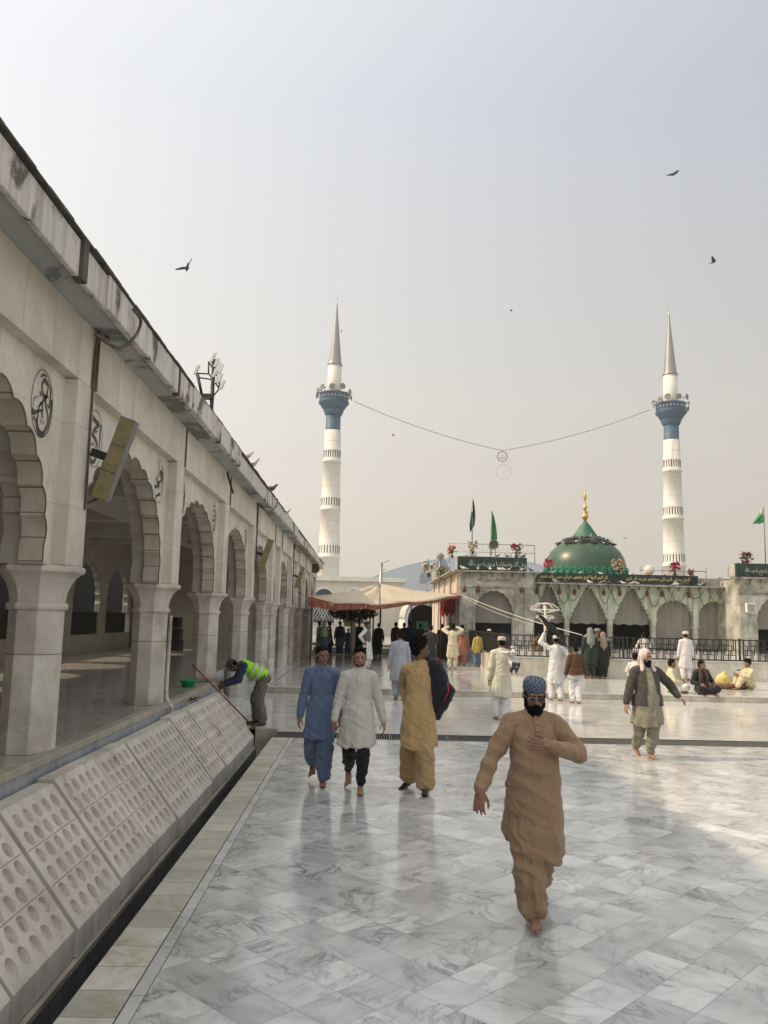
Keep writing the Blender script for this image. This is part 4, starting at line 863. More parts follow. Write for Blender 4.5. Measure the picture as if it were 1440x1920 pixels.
# white umbrella shaped ornamental lamp
lp = Vector((ony(1022, 1180, 33.5).x, 33.5, TZ)); ol = empty('ornamental_lamp', lp); tag(ol, 'white ornamental lamp with round umbrella frame top on the shrine terrace', 'lamp post')
b = MB(); b.tube([(0, 0, 0), (0, 0, 1.9)], [.06, .045], 8); b.build('post', 'white', ol)
for k in range(10):
    a = 2*pi*k/10; b = MB(); b.tube([(0, 0, 2.02), (.30*cos(a), .30*sin(a), 1.98), (.55*cos(a), .55*sin(a), 1.82), (.60*cos(a), .60*sin(a), 1.74), (.08*cos(a), .08*sin(a), 1.62)], .014, 4); b.build('rib', 'white', ol)
b = MB()
for rr, z in ((.60, 1.745), (.30, 1.985), (.34, 1.5)): b.tube([(rr*cos(2*pi*k/24), rr*sin(2*pi*k/24), z) for k in range(25)], .016, 4)
b.build('hoop', 'white', ol)
for k in range(8):
    a = 2*pi*k/8; b = MB(); b.tube([(.34*cos(a), .34*sin(a), 1.5), (.12*cos(a), .12*sin(a), 1.25), (0, 0, 1.15)], .012, 4); b.blob((.34*cos(a), .34*sin(a), 1.43), .045, 8, 6); b.build('lamp_arm', 'white', ol)
# ropes
for (p_, q_, lb) in ((ony(866, 1116, 38.8), ony(1092, 1191, 29.2), 'upper pale guy rope running from the tent corner down to the railing'), (ony(862, 1117, 38.8), ony(1000, 1172, 31.5), 'lower thin guy rope below the pale one in front of the left pavilion arch')):
    b = MB(); b.tube([p_.lerp(q_, t/10)-Vector((0, 0, .1*sin(pi*t/10)))-p_ for t in range(11)], .016 if 'upper' in lb else .009, 5); o = b.build('guy_rope', 'whitefl', None, loc=p_); tag(o, lb, 'rope')
# wire with hanging sign between the minarets
wa, wb, wm = ony(663, 752, 133.5), ony(1219, 768, 133.5), ony(942, 845, 133.5)
b = MB(); b.tube([wa+(wb-wa)*(t/40)+Vector((0, 0, (wm.z-(wa.z+wb.z)/2)*(.62*(1-abs(1-t/20))+.38*4*(t/40)*(1-t/40))))-wm for t in range(41)], .055, 4); o = b.build('hanging_wire', 'steel', None, loc=wm); tag(o, 'long thin wire sagging between the balconies of the two minarets', 'wire')
r = empty('hanging_sign', wm+Vector((0, 0, -1.0))); tag(r, 'round scalloped metal sign with Arabic lettering hanging from the wire between minarets', 'sign')
b = MB(); b.tube([((.82+.09*cos(8*2*pi*k/64))*cos(2*pi*k/64), 0, (.82+.09*cos(8*2*pi*k/64))*sin(2*pi*k/64)) for k in range(65)], .075, 5); b.build('scalloped_ring', 'horn', r)
text_mesh('sign_text', '\ufdf2', 1.0, .85, 'horn', r, (0, 0, -.02), depth=.03)
r = empty('hanging_sign', ony(945, 884, 133.5)); tag(r, 'faint thin wire medallion hanging below the scalloped sign', 'sign')
b = MB(); b.tube([(1.3*cos(2*pi*k/32), 0, 1.2*sin(2*pi*k/32)) for k in range(33)], .022, 4); b.build('wire_ring', 'steel', r); b = MB(); b.tube([(-.8, 0, .8), (.7, 0, .75), (.75, 0, .2), (0, 0, .1), (-.4, 0, -.3), (.5, 0, -.7)], .022, 4); b.build('wire_letters', 'steel', r)
# ------------------------------------------------------------------ people
def skinmat(name, c): 
    m = mat(name, c, .55, .10, 9, bump=.15, bscale=60); return m
M['skin'] = skinmat('skin_brown', (.25, .125, .078)); M['skinl'] = skinmat('skin_light_brown', (.33, .18, .115)); M['skind'] = skinmat('skin_dark_brown', (.17, .082, .05))
M['hairm'] = mat('black_hair', (.007, .006, .0055), .9, .3, 40, bump=.8, bscale=120, spec=.15); M['stub'] = mat('short_beard', (.045, .026, .018), .9, .3, 60, bump=.6, bscale=200); M['eyew'] = mat('eye_white', (.30, .26, .23), .4); M['eyed'] = mat('eye_dark', (.01, .008, .006), .2)
def cloth(name, c, var=.10, bump=.5): 
    m, N, L, P = nodes_of(name); co = N.new('ShaderNodeTexCoord').outputs['Object']
    n1 = noise_(N, L, co, 3.5, 4); cc = mix_(N, L, ramp_(N, L, n1, .3, .7), tuple(x*(1-var) for x in c), tuple(min(1, x*(1+var*.7)) for x in c))
    L.new(cc, P.inputs['Base Color']); P.inputs['Roughness'].default_value = .85; P.inputs['Specular IOR Level'].default_value = .25; P.inputs['Sheen Weight'].default_value = .15
    mp = N.new('ShaderNodeMapping'); L.new(co, mp.inputs[0]); mp.inputs['Scale'].default_value = (1, 1, .55)
    b = N.new('ShaderNodeBump'); b.inputs['Strength'].default_value = .75; b.inputs['Distance'].default_value = .020
    nz = noise_(N, L, mp.outputs[0], 4.2, 2, .45, 1.2); rd = math_(N, L, 'ABSOLUTE', math_(N, L, 'MULTIPLY_ADD', nz, 2.0, -1.0)); n3 = noise_(N, L, mp.outputs[0], 16, 3, .5, .8)
    L.new(math_(N, L, 'MULTIPLY_ADD', n3, .18, math_(N, L, 'POWER', rd, .6)), b.inputs['Height']); L.new(b.outputs[0], P.inputs['Normal']); return m
CL = {}
def cl(c, name=None):
    k = tuple(c)
    if k not in CL: CL[k] = cloth(name or 'cloth', c)
    return CL[k]

def remesh(mb, name, m, parent, vox, smooth=2, disp=None):
    """join overlapping closed pieces into one continuous skin, then smooth and wrinkle it"""
    me = bpy.data.meshes.new(name); me.from_pydata(mb.v, [], mb.f); me.update()
    bm = bmesh.new(); bm.from_mesh(me); bmesh.ops.recalc_face_normals(bm, faces=bm.faces); bm.to_mesh(me); bm.free()
    t = bpy.data.objects.new(name, me); col.objects.link(t)
    md = t.modifiers.new('r', 'REMESH'); md.mode = 'VOXEL'; md.voxel_size = vox; md.use_smooth_shade = True
    if smooth: sm = t.modifiers.new('s', 'SMOOTH'); sm.factor = .5; sm.iterations = smooth
    bpy.context.view_layer.update()
    nm = bpy.data.meshes.new_from_object(t.evaluated_get(bpy.context.evaluated_depsgraph_get()))
    col.objects.unlink(t); bpy.data.objects.remove(t); bpy.data.meshes.remove(me)
    if disp:
        ns = [v.normal.copy() for v in nm.vertices]
        for v, n in zip(nm.vertices, ns): v.co += n*disp(v.co, n)
    nm.name = name; nm.materials.clear(); nm.materials.append(m if not isinstance(m, str) else M[m])
    nm.polygons.foreach_set('use_smooth', [True]*len(nm.polygons)); nm.update()
    o = bpy.data.objects.new(name, nm); col.objects.link(o); o.parent = parent; return o

def cone(b, p, q, r0, r1, n=10, flat=1.0, side=None):
    """tapered limb piece with rounded ends; flat<1 squashes it across `side`"""
    p, q = Vector(p), Vector(q); t = (q-p); L_ = t.length
    if L_ < 1e-5: t = Vector((0, 0, 1)); L_ = 1e-5
    t.normalize(); a = (side if side is not None else (Vector((0, 1, 0)) if abs(t.z) > .7 else Vector((0, 0, 1)))).cross(t)
    if a.length < 1e-3: a = t.orthogonal()
    a.normalize(); c = t.cross(a).normalized(); rs = []
    for s, (ctr, r, sg) in enumerate(((p, r0, -1), (q, r1, 1))):
        seq = [(.98, .2), (.80, .60), (.42, .91), (0, 1)]
        if s: seq = list(reversed(seq))
        for h, w in seq: rs.append([ctr+t*sg*h*r+a*w*r*cos(2*pi*k/n)+c*w*r*flat*sin(2*pi*k/n) for k in range(n)])
    b.rings(rs)
def ik(s, e, l1, l2, pole):
    s, e, pole = Vector(s), Vector(e), Vector(pole); d = e-s; D = min(d.length, (l1+l2)*.999); dn = d.normalized(); e = s+dn*D
    x = (l1*l1-l2*l2+D*D)/(2*D); h = math.sqrt(max(0, l1*l1-x*x)); pp = pole-dn*pole.dot(dn)
    if pp.length < 1e-4: pp = dn.orthogonal()
    return s+dn*x+pp.normalized()*h, e
def hand(b, w, d, nrm, side, curl=.5, s=1.0, spread=.0, n=7):
    """w wrist, d pointing direction, nrm palm normal (out of the palm); thumb on the `side` vector's side"""
    d = Vector(d).normalized(); nrm = Vector(nrm); nrm = (nrm-d*nrm.dot(d)).normalized(); t = Vector(side); t = (t-d*t.dot(d)-nrm*t.dot(nrm)).normalized()
    P = lambda a, c, e=0: w+(d*a+t*c+nrm*e)*s
    cone(b, P(-.01, 0), P(.03, 0), .028*s, .030*s, 8, .65, t)
    for c in (-.028, -.009, .011, .030): cone(b, P(.025, c*.7), P(.085, c), .016*s, .0135*s, n, .85)
    for i, (c, L_) in enumerate(((.031, .072), (.011, .080), (-.010, .075), (-.029, .060))):
        a0 = P(.088, c); an = curl*.45; dirn = d+t*(c*spread*9)
        p = a0; r = .0098
        for k, f in enumerate((.45, .31, .24)):
            q = p+(dirn*cos(an)+nrm*sin(an)).normalized()*L_*f*s; cone(b, p, q, r*s, (r-.0010)*s, n); p = q; r -= .0009; an += curl*(.75+.1*i)
    p = P(.02, .026, .006); q = P(.055, .052, .018+.01*curl); r_ = q+(d*.9+t*.25+nrm*.5*curl)*.030*s; u = r_+(d*.9-t*.1+nrm*.5*curl)*.024*s
    cone(b, p, q, .015*s, .0118*s, n); cone(b, q, r_, .0115*s, .0105*s, n); cone(b, r_, u, .0103*s, .0085*s, n)
def foot(b, ank, d, pitch, s=1.0, sgn=1):
    """bare foot: heel below the ankle, ball, separate toes; pitch>0 raises the heel"""
    d = Vector((d[0], d[1], 0)).normalized(); up = Vector((0, 0, 1)); sd = d.cross(up)
    f = d*cos(pitch)-up*sin(pitch); u = up*cos(pitch)+d*sin(pitch)
    P = lambda a, c, h: ank+(f*a+sd*c+u*h)*s
    cone(b, P(-.035, 0, -.045), P(.0, 0, -.01), .034*s, .036*s); cone(b, P(-.03, 0, -.05), P(.12, 0, -.062), .030*s, .026*s, 10, 1.0)
    for c in (-.028, -.006, .020): cone(b, P(.03, c*.6, -.045), P(.145, c, -.064), .026*s, .016*s, 8)
    for i in range(5):
        c = (-.036+.018*i)*sgn; L_ = (.202-.007*i-.004*i*i*.4); cone(b, P(.14, c*.95, -.068), P(L_-.01, c*1.05, -.070), (.0125 if i == 0 else .0095)*s, (.0115 if i == 0 else .0078)*s, 6)
def rotm(yaw, pit, rol=0): return Matrix.Rotation(yaw, 3, 'Z') @ Matrix.Rotation(pit, 3, 'X') @ Matrix.Rotation(rol, 3, 'Y')

def person(label, pos, rot=0, H=1.72, vox=.008, skin='skin', pel=(0, 0, None), chest=(0, 0, None), head=(0, 0, 0), headoff=(0, 0, 0), hands=None, feet=None, poleK=None, poleE=None, girth=1.0, belly=0,
           shirt=None, hem=.50, flare=1.0, trouser=None, cuffr=.075, legw=1.0, sleeve=True, outer=None, vest=None, hair='short', beard=None, cap=None, scarf=None, socks=None, collar=True, group=None, handdir=None, palm=None, curl=(.5, .5), slit=.06, skirt=True, extra=None, seated=False, footdir=None, wr=1.0, placket=True, name='person', cat='person', sleeveC=None):
    k = H/1.75; root = empty(name, pos, rot); tag(root, label, cat, group)
    V = Vector; pz = pel[2] if pel[2] is not None else .93; Pl = V((pel[0], pel[1], pz))
    cz = chest[2] if chest[2] is not None else pz+.36; Ch = V((chest[0], chest[1], cz))
    up = (Ch-Pl).normalized(); lat = V((1, 0, 0)); lat = (lat-up*lat.dot(up)).normalized(); fw = up.cross(lat)*1.0   # fw = forward (-Y when upright)
    if fw.y > 0 and abs(up.z) > .3: fw = -fw
    Nk = Ch+up*.175+V(headoff)*.4
    Hc = Nk+up*.13+(V((0, 0, 1))-up)*.05+fw*.02+V(headoff)
    Hr = rotm(head[0], head[1], head[2] if len(head) > 2 else 0)
    sw = .168*(girth*.45+.55); sh = {1: Ch+lat*sw+up*.090, -1: Ch-lat*sw+up*.090}
    hands = hands or {}; feet = feet or {}; handdir = handdir or {}; palm = palm or {}; footdir = footdir or {}
    poleE = poleE or {}; poleK = poleK or {}
    J = {}
    for s in (1, -1):
        ht = V(hands.get(s, (s*.27, -.04, pz-.10))); el, wr_ = ik(sh[s], ht, .29, .255, poleE.get(s, (s*.5, 1, 0)))
        hip = Pl+lat*s*.095; fp, ft_p = feet.get(s, ((s*.09, 0, .085), 0)); kn, an = ik(hip, V(fp), .44, .42, poleK.get(s, (0, -1, .0)))
        J[s] = (el, wr_, hip, kn, an, ft_p)
    S = lambda mb: [tuple(V(v)*k) for v in mb.v]
    def fin(mb, nm, m, sm=2, disp=None, vx=None, par=None):
        mb.v = S(mb); return remesh(mb, nm, m, par or root, vx or vox, sm, disp)
    # ---- body: one continuous skin
    b = MB()
    cone(b, Pl, Ch, .105*girth, .115*girth, 12); cone(b, Ch, Nk, .10, .055, 12); cone(b, sh[1], sh[-1], .055, .055); cone(b, Nk-up*.04, Hc+Hr @ V((0, .015, -.05)), .056, .050, 12)
    hp_ = lambda x, y, z: Hc+Hr @ V((x, y, z))
    b.blob(hp_(0, .012, .038), (.077, .097, .084), 18, 12, rot=Hr); b.blob(hp_(0, -.018, -.040), (.060, .070, .076), 16, 10, rot=Hr); b.blob(hp_(0, -.058, -.092), (.026, .024, .020), 10, 8, rot=Hr)
    cone(b, hp_(0, -.078, .012), hp_(0, -.103, -.026), .009, .0145, 8); cone(b, hp_(-.010, -.095, -.030), hp_(.010, -.095, -.030), .010, .010, 8)
    cone(b, hp_(-.036, -.072, .022), hp_(.036, -.072, .022), .0145, .0145, 8); cone(b, hp_(-.018, -.078, -.060), hp_(.018, -.078, -.060), .0088, .0088, 8); cone(b, hp_(-.014, -.078, -.071), hp_(.014, -.078, -.071), .0085, .0085, 8)
    for s in (1, -1):
        b.blob(hp_(s*.045, -.058, -.022), (.020, .020, .020), 8, 6, rot=Hr); b.blob(hp_(s*.079, .010, -.004), (.010, .020, .032), 10, 8, rot=Hr)
        el, w_, hip, kn, an, fpz = J[s]
        cone(b, sh[s], el, .046, .037); cone(b, el, w_, .038, .025)
        dd = V(handdir[s]) if s in handdir else (w_-el).normalized()*.75+V((0, -.12, -.25)); pn = V(palm.get(s, (-s, .25, 0)))
        if s not in palm: sdv = V((0, -1, 0))
        else: sdv = pn.cross(dd)*s
        if s in palm and 'thumb' in palm: sdv = V(palm['thumb'])
        hand(b, w_+dd.normalized()*.012, dd, pn, sdv, curl[0 if s == 1 else 1], 1.06 if s in palm else 1.0, .7 if (s in palm and curl[0] < .3) else 0)
        cone(b, hip, kn, .078, .052); cone(b, kn, kn.lerp(an, .35), .053, .050); cone(b, kn.lerp(an, .3), an, .050, .033)
        fd = footdir.get(s, (0, -1)); foot(b, an, fd, fpz, sgn=s)
    body = fin(b, 'body', skin, 1, vx=min(vox, .0075))
    # ---- eyes, brows, hair
    if vox < .010:
        for s in (1, -1):
            e = MB(); e.blob(hp_(s*.030, -.0775, .001), (.0105, .008, .0052), 10, 8, rot=Hr); e.v = S(e); e.build('eye', 'eyew', body)
            e = MB(); e.blob(hp_(s*.030, -.0832, .001), (.0056, .004, .0052), 8, 6, rot=Hr); e.v = S(e); e.build('iris', 'eyed', body)
        e = MB()
        for s in (1, -1):
            e2 = MB(); cone(e2, hp_(s*.014, -.087, .021), hp_(s*.046, -.079, .023), .0045, .003, 6); e2.v = S(e2); e2.build('eyebrow', 'hairm', body)
    hm = M['hairm']
    if hair:
        h = MB(); 
        h.blob(hp_(0, .021, .054 if not cap else .030), (.0835, .098, .083) if not cap else (.081, .098, .076), 18, 12, rot=Hr, nz=.05 if not cap else 0)
        if hair in ('short', 'quiff', 'bushy'):
            h.blob(hp_(0, .055, .0), (.074, .062, .075), 14, 10, rot=Hr)
            for s in (1, -1): cone(h, hp_(s*.075, .002, .03), hp_(s*.076, .002, .0), .010, .006, 6)
        if hair == 'quiff':
            for q in range(9): x = -.055+.0138*q; cone(h, hp_(x, -.03, .105), hp_(x*1.05+.01, -.066, .118+.012*sin(q*1.7)), .020, .010, 7)
        if hair == 'bushy':
            for q in range(40):
                a = q*2.4; z_ = -.02+.15*(q/40); r_ = .085*math.sqrt(max(.05, 1-((z_-.04)/.125)**2)); h.blob(hp_(r_*cos(a), .03+r_*1.1*sin(a), z_+.03), .024, 6, 5) if not (sin(a) < -.35 and z_ < .06) else None
        if hair == 'short' and not cap:
            for q in range(7): x = -.05+.0165*q; cone(h, hp_(x, -.03, .10), hp_(x, -.062, .092), .018, .013, 7)
        fin(h, 'hair', hm, 1, lambda c, n: .003*noise.noise(c*90), vx=max(.006, vox*.8))
    if beard:
        h = MB(); Lb = {'full': 1.0, 'short': .55, 'stubble': .2}[beard]
        if beard == 'full':
            h.blob(hp_(0, -.042, -.098), (.060, .058, .054), 16, 10, rot=Hr, nz=.12); h.blob(hp_(0, -.055, -.135), (.042, .042, .045), 12, 8, rot=Hr, nz=.15)
            for s in (1, -1): cone(h, hp_(s*.074, .002, .0), hp_(s*.058, -.030, -.072), .008, .022, 8); cone(h, hp_(0, -.098, -.049), hp_(s*.036, -.082, -.068), .010, .012, 7)
        else:
            h.blob(hp_(0, -.030, -.080), (.0570, .0585, .024), 16, 10, rot=Hr, nz=.05)
            for s in (1, -1): cone(h, hp_(s*.072, .002, -.01), hp_(s*.056, -.024, -.070), .006, .010, 8); cone(h, hp_(0, -.093, -.048), hp_(s*.024, -.084, -.054), .0042, .004, 7)
        fin(h, 'beard', hm if beard == 'full' else M['stub'], 1, lambda c, n: .003*noise.noise(c*110), vx=max(.006, vox*.8))
    # ---- wrinkle fields
    sd = random.Random(label).random()*40
    def fold(amp, fz=7., fx=10., hemw=0, z0=.5):
        def f(c, n):
            a = noise.noise(V((c.x*fx+sd, c.y*fx, c.z*fz*.45-sd))); a2 = noise.noise(V((c.x*4+c.z*9, c.y*4-sd, c.z*6+c.x*5)))
            r_ = amp*((1-abs(a)*2.2)*.55+(1-abs(a2)*2.4)*.45)
            if hemw: r_ += hemw*max(0, (z0-c.z))*sin(math.atan2(c.y-Pl.y*k, c.x-Pl.x*k)*9+sd)
            return r_
        return f
    # ---- trousers (shalwar)
    if trouser:
        t = MB(); g = girth
        cone(t, Pl+up*.02, Pl-up*.05, .10*g, .11*g, 14, .85)
        for s in (1, -1):
            el, w_, hip, kn, an, fpz = J[s]; q = kn.lerp(an, .88)
            cone(t, hip, kn, .088*g*legw, .100*legw, 12); cone(t, kn, kn.lerp(an, .55), .100*legw, .092*legw, 12); cone(t, kn.lerp(an, .5), q, .092*legw, cuffr*legw, 12)
        def dt(c, n):
            a = noise.noise(V((c.x*6+sd, c.y*6, c.z*10+c.x*7))); a2 = noise.noise(V((c.x*13, c.y*13+sd, c.z*4)))
            return .014*wr*(1-abs(a)*2.6)+.009*wr*(1-abs(a2)*2.4)-.006
        fin(t, 'shalwar', cl(trouser, 'trouser_cloth'), 2, dt)
    if socks:
        t = MB()
        for s in (1, -1):
            el, w_, hip, kn, an, fpz = J[s]; fd = footdir.get(s, (0, -1)); d = V((fd[0], fd[1], 0)).normalized(); u_ = V((0, 0, 1)); f_ = d*cos(fpz)-u_*sin(fpz); uu = u_*cos(fpz)+d*sin(fpz)
            cone(t, an+(kn-an).normalized()*.10, an, .040, .040); cone(t, an-f_*.035-uu*.045, an+f_*.01-uu*.02, .040, .044); cone(t, an-f_*.03-uu*.05, an+f_*.15-uu*.060, .036, .034, 10); cone(t, an+f_*.1-uu*.058, an+f_*.20-uu*.062, .040, .026, 10)
        fin(t, 'socks' if socks != 'shoe' else 'shoes', M['eyed'] if False else cl((.015, .015, .018)), 1)
    # ---- shirt (kameez)
    def upper(mb, e, zb, arms=True, cuff=.96, neck=True, sk=False, front=0, shs=1.0):
        g = girth; fwb = fw*belly
        secs = [(Pl+up*(zb), .168*g+e, .122*g+e, 1), (Pl+up*.10, .152*g+e, .115*g+e+belly*.5, 1), (Pl.lerp(Ch, .55), .152*g+e, .115*g+e+belly*.45, .8), (Ch, .160*(g*.6+.4)+e, .108*(g*.6+.4)+e, .3), (Ch+up*.07, .155*(g*.4+.6)+e, .092+e, 0), (Ch+up*.115, .125+e, .076+e, 0), (Ch+up*.150, .080+e*.6, .062+e*.6, 0), (Nk+up*.01, .058+e*.4, .057+e*.4, 0)]
        rs = []
        for c, rx, ry, bl in secs:
            c2 = c+fwb*bl*.5; rs.append([c2+lat*rx*cos(2*pi*j/20)+fw*ry*(sin(2*pi*j/20)) for j in range(20)])
        mb.rings(rs)
        if arms:
            for s in (1, -1):
                el, w_, *_ = J[s]; sp = sh[s]-up*.015
                cone(mb, Nk+lat*s*.03-up*.035, sp+up*.012, .040+e*.5, .048+e*.6, 10)
                cone(mb, sp-lat*s*.06, sp, .066+e, .058+e, 12); cone(mb, sp, el, (.056+e)*shs, .048+e, 12); cone(mb, el, el.lerp(w_, .5), .047+e, .040+e, 12); cone(mb, el.lerp(w_, .5), el.lerp(w_, cuff), .040+e, .028+e, 12)
    if shirt:
        t = MB(); upper(t, .012, -.02, sleeve)
        if skirt:
            g = girth; top = Pl+up*.20+fw*belly*.45; rs = []
            for iu in range(9):
                u_ = iu/8; z_ = (Pl.z+.20)*(1-u_)+hem*u_; e_ = u_**.6
                ring = []
                for j in range(36):
                    a = 2*pi*j/36; wv = 1+e_*(.055*sin(a*5+sd+u_)+.040*sin(a*9-sd*1.3+u_*2)); zz_ = z_+(slit*u_*(abs(cos(a))**8))+.03*u_*sin(a+sd)
                    mx = (J[1][3].x+J[-1][3].x)/2; cx = top.x*(1-u_)+(mx*.6+Pl.x*.4)*u_; cy = top.y*(1-u_)+((J[1][3].y+J[-1][3].y)/2*.8+Pl.y*.2)*u_
                    rx = (.140*g+.006)*(1-e_)+(.200*g+.030*flare)*e_; ry = (.108*g+.006+belly*.46)*(1-e_)+(.140*g+.02*flare+abs(J[1][3].y-J[-1][3].y)*.32)*e_
                    ring.append(V((cx+rx*wv*cos(a), cy+ry*wv*sin(a), zz_)))
                rs.append(ring)
            t.rings(rs)
            for s in (1, -1):      # cloth carried by the forward thigh
                hip, kn = J[s][2], J[s][3]; e_ = (Pl.z-hem)/max(.2, (hip.z-kn.z)) if hip.z-kn.z > .1 else .8; e_ = min(.78, e_)
                cone(t, hip.lerp(kn, .15), hip.lerp(kn, e_), .090*g, .105, 12)
        sho = fin(t, 'kameez', cl(shirt, 'shirt_cloth'), 2, fold(.0125*wr, hemw=.02, z0=hem+.25))
        if collar and vox < .010:
            c = MB()
            for s in (1, -1):
                c2 = MB(); n0 = Nk+fw*.062-up*.012; pts = [Nk-fw*.050+up*.030, Nk+lat*s*.062+up*.022, Nk+lat*s*.042+fw*.055-up*.010, n0-up*.03+lat*s*.008]
                top_ = pts; low = [p-up*.035+(p-Nk).normalized()*.022 for p in pts]; low[2] = low[2]-up*.02+lat*s*.025+fw*.006; 
                if collar == 'band': low = [p-up*.022+(p-Nk).normalized()*.004 for p in pts]
                rr = [[V(a)+fw*.002, V(a)-(V(a)-Nk).normalized()*.006, V(q)-(V(q)-Nk).normalized()*.003, V(q)+(V(q)-Nk).normalized()*.004] for a, q in zip(top_, low)]
                c2.rings(rr); c2.v = S(c2); o = c2.build('collar', cl(shirt, 'shirt_cloth'), sho)
        if placket and vox < .009 and not outer:
            c = MB(); base_ = Nk+fw*.085-up*.035; n_ = 8; pts = []
            for q in range(n_+1):
                u_ = q/n_; z_ = Nk+(Ch+up*-.02-Nk)*u_; yy = .066+(.128-.066)*min(1, u_*1.3)+belly*.10*u_; pts.append(z_+fw*(yy*girth if u_ > .3 else yy)+fw*.006)
            st_ = MB(); st_.rings([[p_+lat*.016, p_+lat*.016+fw*.004, p_-lat*.016+fw*.004, p_-lat*.016] for p_ in [q_+fw*.004 for q_ in pts]], True, False); st_.v = S(st_); st_.build('placket', cl(shirt), sho)
            bt = MB()
            for q in (2, 4, 6, 8): bt = MB(); bt.blob(pts[q]+fw*.009, (.0065, .004, .0065), 8, 6); bt.v = S(bt); bt.build('button', M['white'] if shirt[0] > .3 else M['wood'], sho)
        if sleeve and vox < .010 and not outer:
            for s in (1, -1):
                el, w_, *_ = J[s]; c = MB(); d_ = (w_-el).normalized(); a_ = el.lerp(w_, .80); cone(c, a_+d_*.01, a_+d_*.055, .044, .042, 14); c.v = S(c); c.build('cuff', cl(shirt, 'shirt_cloth'), sho)
    if outer:      # jacket / sweater / coat: (colour, bottom offset, length below pelvis, name, open)
        colr, low, nm, op = outer; t = MB(); upper(t, .026, .0, True, .93)
        rs = []
        for u_ in (0, .5, 1):
            c = Pl+up*.08-up*(low+.08)*u_; rs.append([c+lat*(.182*girth+.03+.02*u_)*cos(2*pi*j/20)+fw*(.145*girth+.03+.02*u_+belly*.3)*sin(2*pi*j/20) for j in range(20)])
        t.rings(rs)
        t.v = S(t); o = remesh(t, nm, cl(colr, nm+'_cloth'), root, vox, 2, fold(.010*wr))
        if op:      # open front: cut the front strip away so the shirt shows
            bm = bmesh.new(); bm.from_mesh(o.data); dl = []
            for f in bm.faces:
                c = f.calc_center_median(); r_ = c/k-Pl; x_ = r_.dot(lat); y_ = r_.dot(fw); z_ = r_.dot(up); w0 = op*(.6+.5*max(0, min(1, (.50-z_)/.5)))
                if y_ > .03 and abs(x_) < w0 and z_ < .56: dl.append(f)
            bmesh.ops.delete(bm, geom=dl, context='FACES'); bm.to_mesh(o.data); bm.free(); sl_ = o.modifiers.new('thick', 'SOLIDIFY'); sl_.thickness = .008
    if vest:
        colr, nm = vest; t = MB(); upper(t, .028, -.03, False); t.v = S(t); remesh(t, nm, cl(colr, nm+'_cloth'), root, vox, 2, fold(.004))
    if cap:
        kind, cc = cap; c = MB()
        if kind == 'kufi': rr = [(.086, .034), (.089, .052), (.089, .078), (.084, .102), (.074, .118), (.04, .126), (.004, .127)]
        elif kind == 'skull': rr = [(.084, .055), (.085, .085), (.078, .110), (.055, .128), (.02, .136), (.004, .137)]
        elif kind == 'turban': rr = [(.092, .03), (.108, .05), (.112, .08), (.10, .11), (.07, .13), (.03, .14), (.004, .142)]
        elif kind == 'peak': rr = [(.086, .035), (.088, .06), (.085, .09), (.07, .118), (.04, .132), (.004, .136)]
        c.rings([[hp_(r_*.98*cos(2*pi*j/24), .014+r_*1.14*sin(2*pi*j/24), z_) for j in range(24)] for r_, z_ in rr])
        if kind == 'peak': c.rings([[hp_(.07*cos(2*pi*j/16), -.085+.075*sin(2*pi*j/16), .035+dz-(.02 if sin(2*pi*j/16) < 0 else 0)) for j in range(16)] for dz in (0, .008)])
        c.v = S(c); c.build('cap', cc if isinstance(cc, (str, bpy.types.Material)) else cl(cc), root)
    if scarf:      # (colour, kind)
        cc, kind = scarf; c = MB()
        if kind == 'head':
            c.blob(hp_(0, .030, .035), (.097, .105, .105), 18, 12, rot=Hr, nz=.05); c.blob(hp_(0, .075, -.04), (.085, .06, .11), 14, 10, rot=Hr)
            for s in (1, -1): cone(c, hp_(s*.085, -.005, .02), hp_(s*.082, -.005, -.10), .020, .035, 8); cone(c, hp_(s*.075, .0, -.10), Ch+lat*s*.10+up*.10+fw*.08, .035, .035, 8)
            cone(c, hp_(0, .09, -.06), Ch-fw*.12+up*.02, .07, .09, 10)
        elif kind == 'shawl':
            for s in (1, -1):
                cone(c, Nk+lat*s*.05, sh[s]+up*.035, .06, .065, 10); cone(c, Nk+lat*s*.06+fw*.06, Ch+lat*s*.09+fw*.13, .05, .055, 10); cone(c, Ch+lat*s*.09+fw*.13, Pl.lerp(Ch, .35)+lat*s*.08+fw*.17, .055, .06, 10)
            cone(c, sh[1]-fw*.05, sh[-1]-fw*.05, .07, .07, 10); cone(c, Nk-fw*.05, Ch-fw*.11, .06, .10, 10)
        elif kind == 'back':
            cone(c, hp_(0, .02, .05), hp_(0, .03, .03), .10, .105, 12); cone(c, hp_(0, .05, 0), Nk-fw*.03, .10, .11, 12); cone(c, Nk-fw*.04, Ch-fw*.09-up*.04, .13, .14, 12); 
            for s in (1, -1): cone(c, Nk+lat*s*.06, sh[s]+up*.02, .08, .075, 10)
            cone(c, Nk-fw*.10, Ch-fw*.15-up*.22, .07, .03, 8)
        fin(c, 'scarf', cl(cc), 2, fold(.006))
    if extra: extra(root, J, k, dict(Pl=Pl, Ch=Ch, Nk=Nk, Hc=Hc, hp=hp_, fw=fw, up=up, lat=lat, S=S, body=body))
    return root
def walk(lift=.0, fr=1, st=.28, z=.085, back=.5, rise=.0):
    """feet of a walker: leg fr is in front, the other trails with its heel up"""
    return {fr: ((fr*.07, -st*.8, z+lift), -.12 if lift == 0 else -.1), -fr: ((-fr*.075, st, .10+rise+.05), back)}

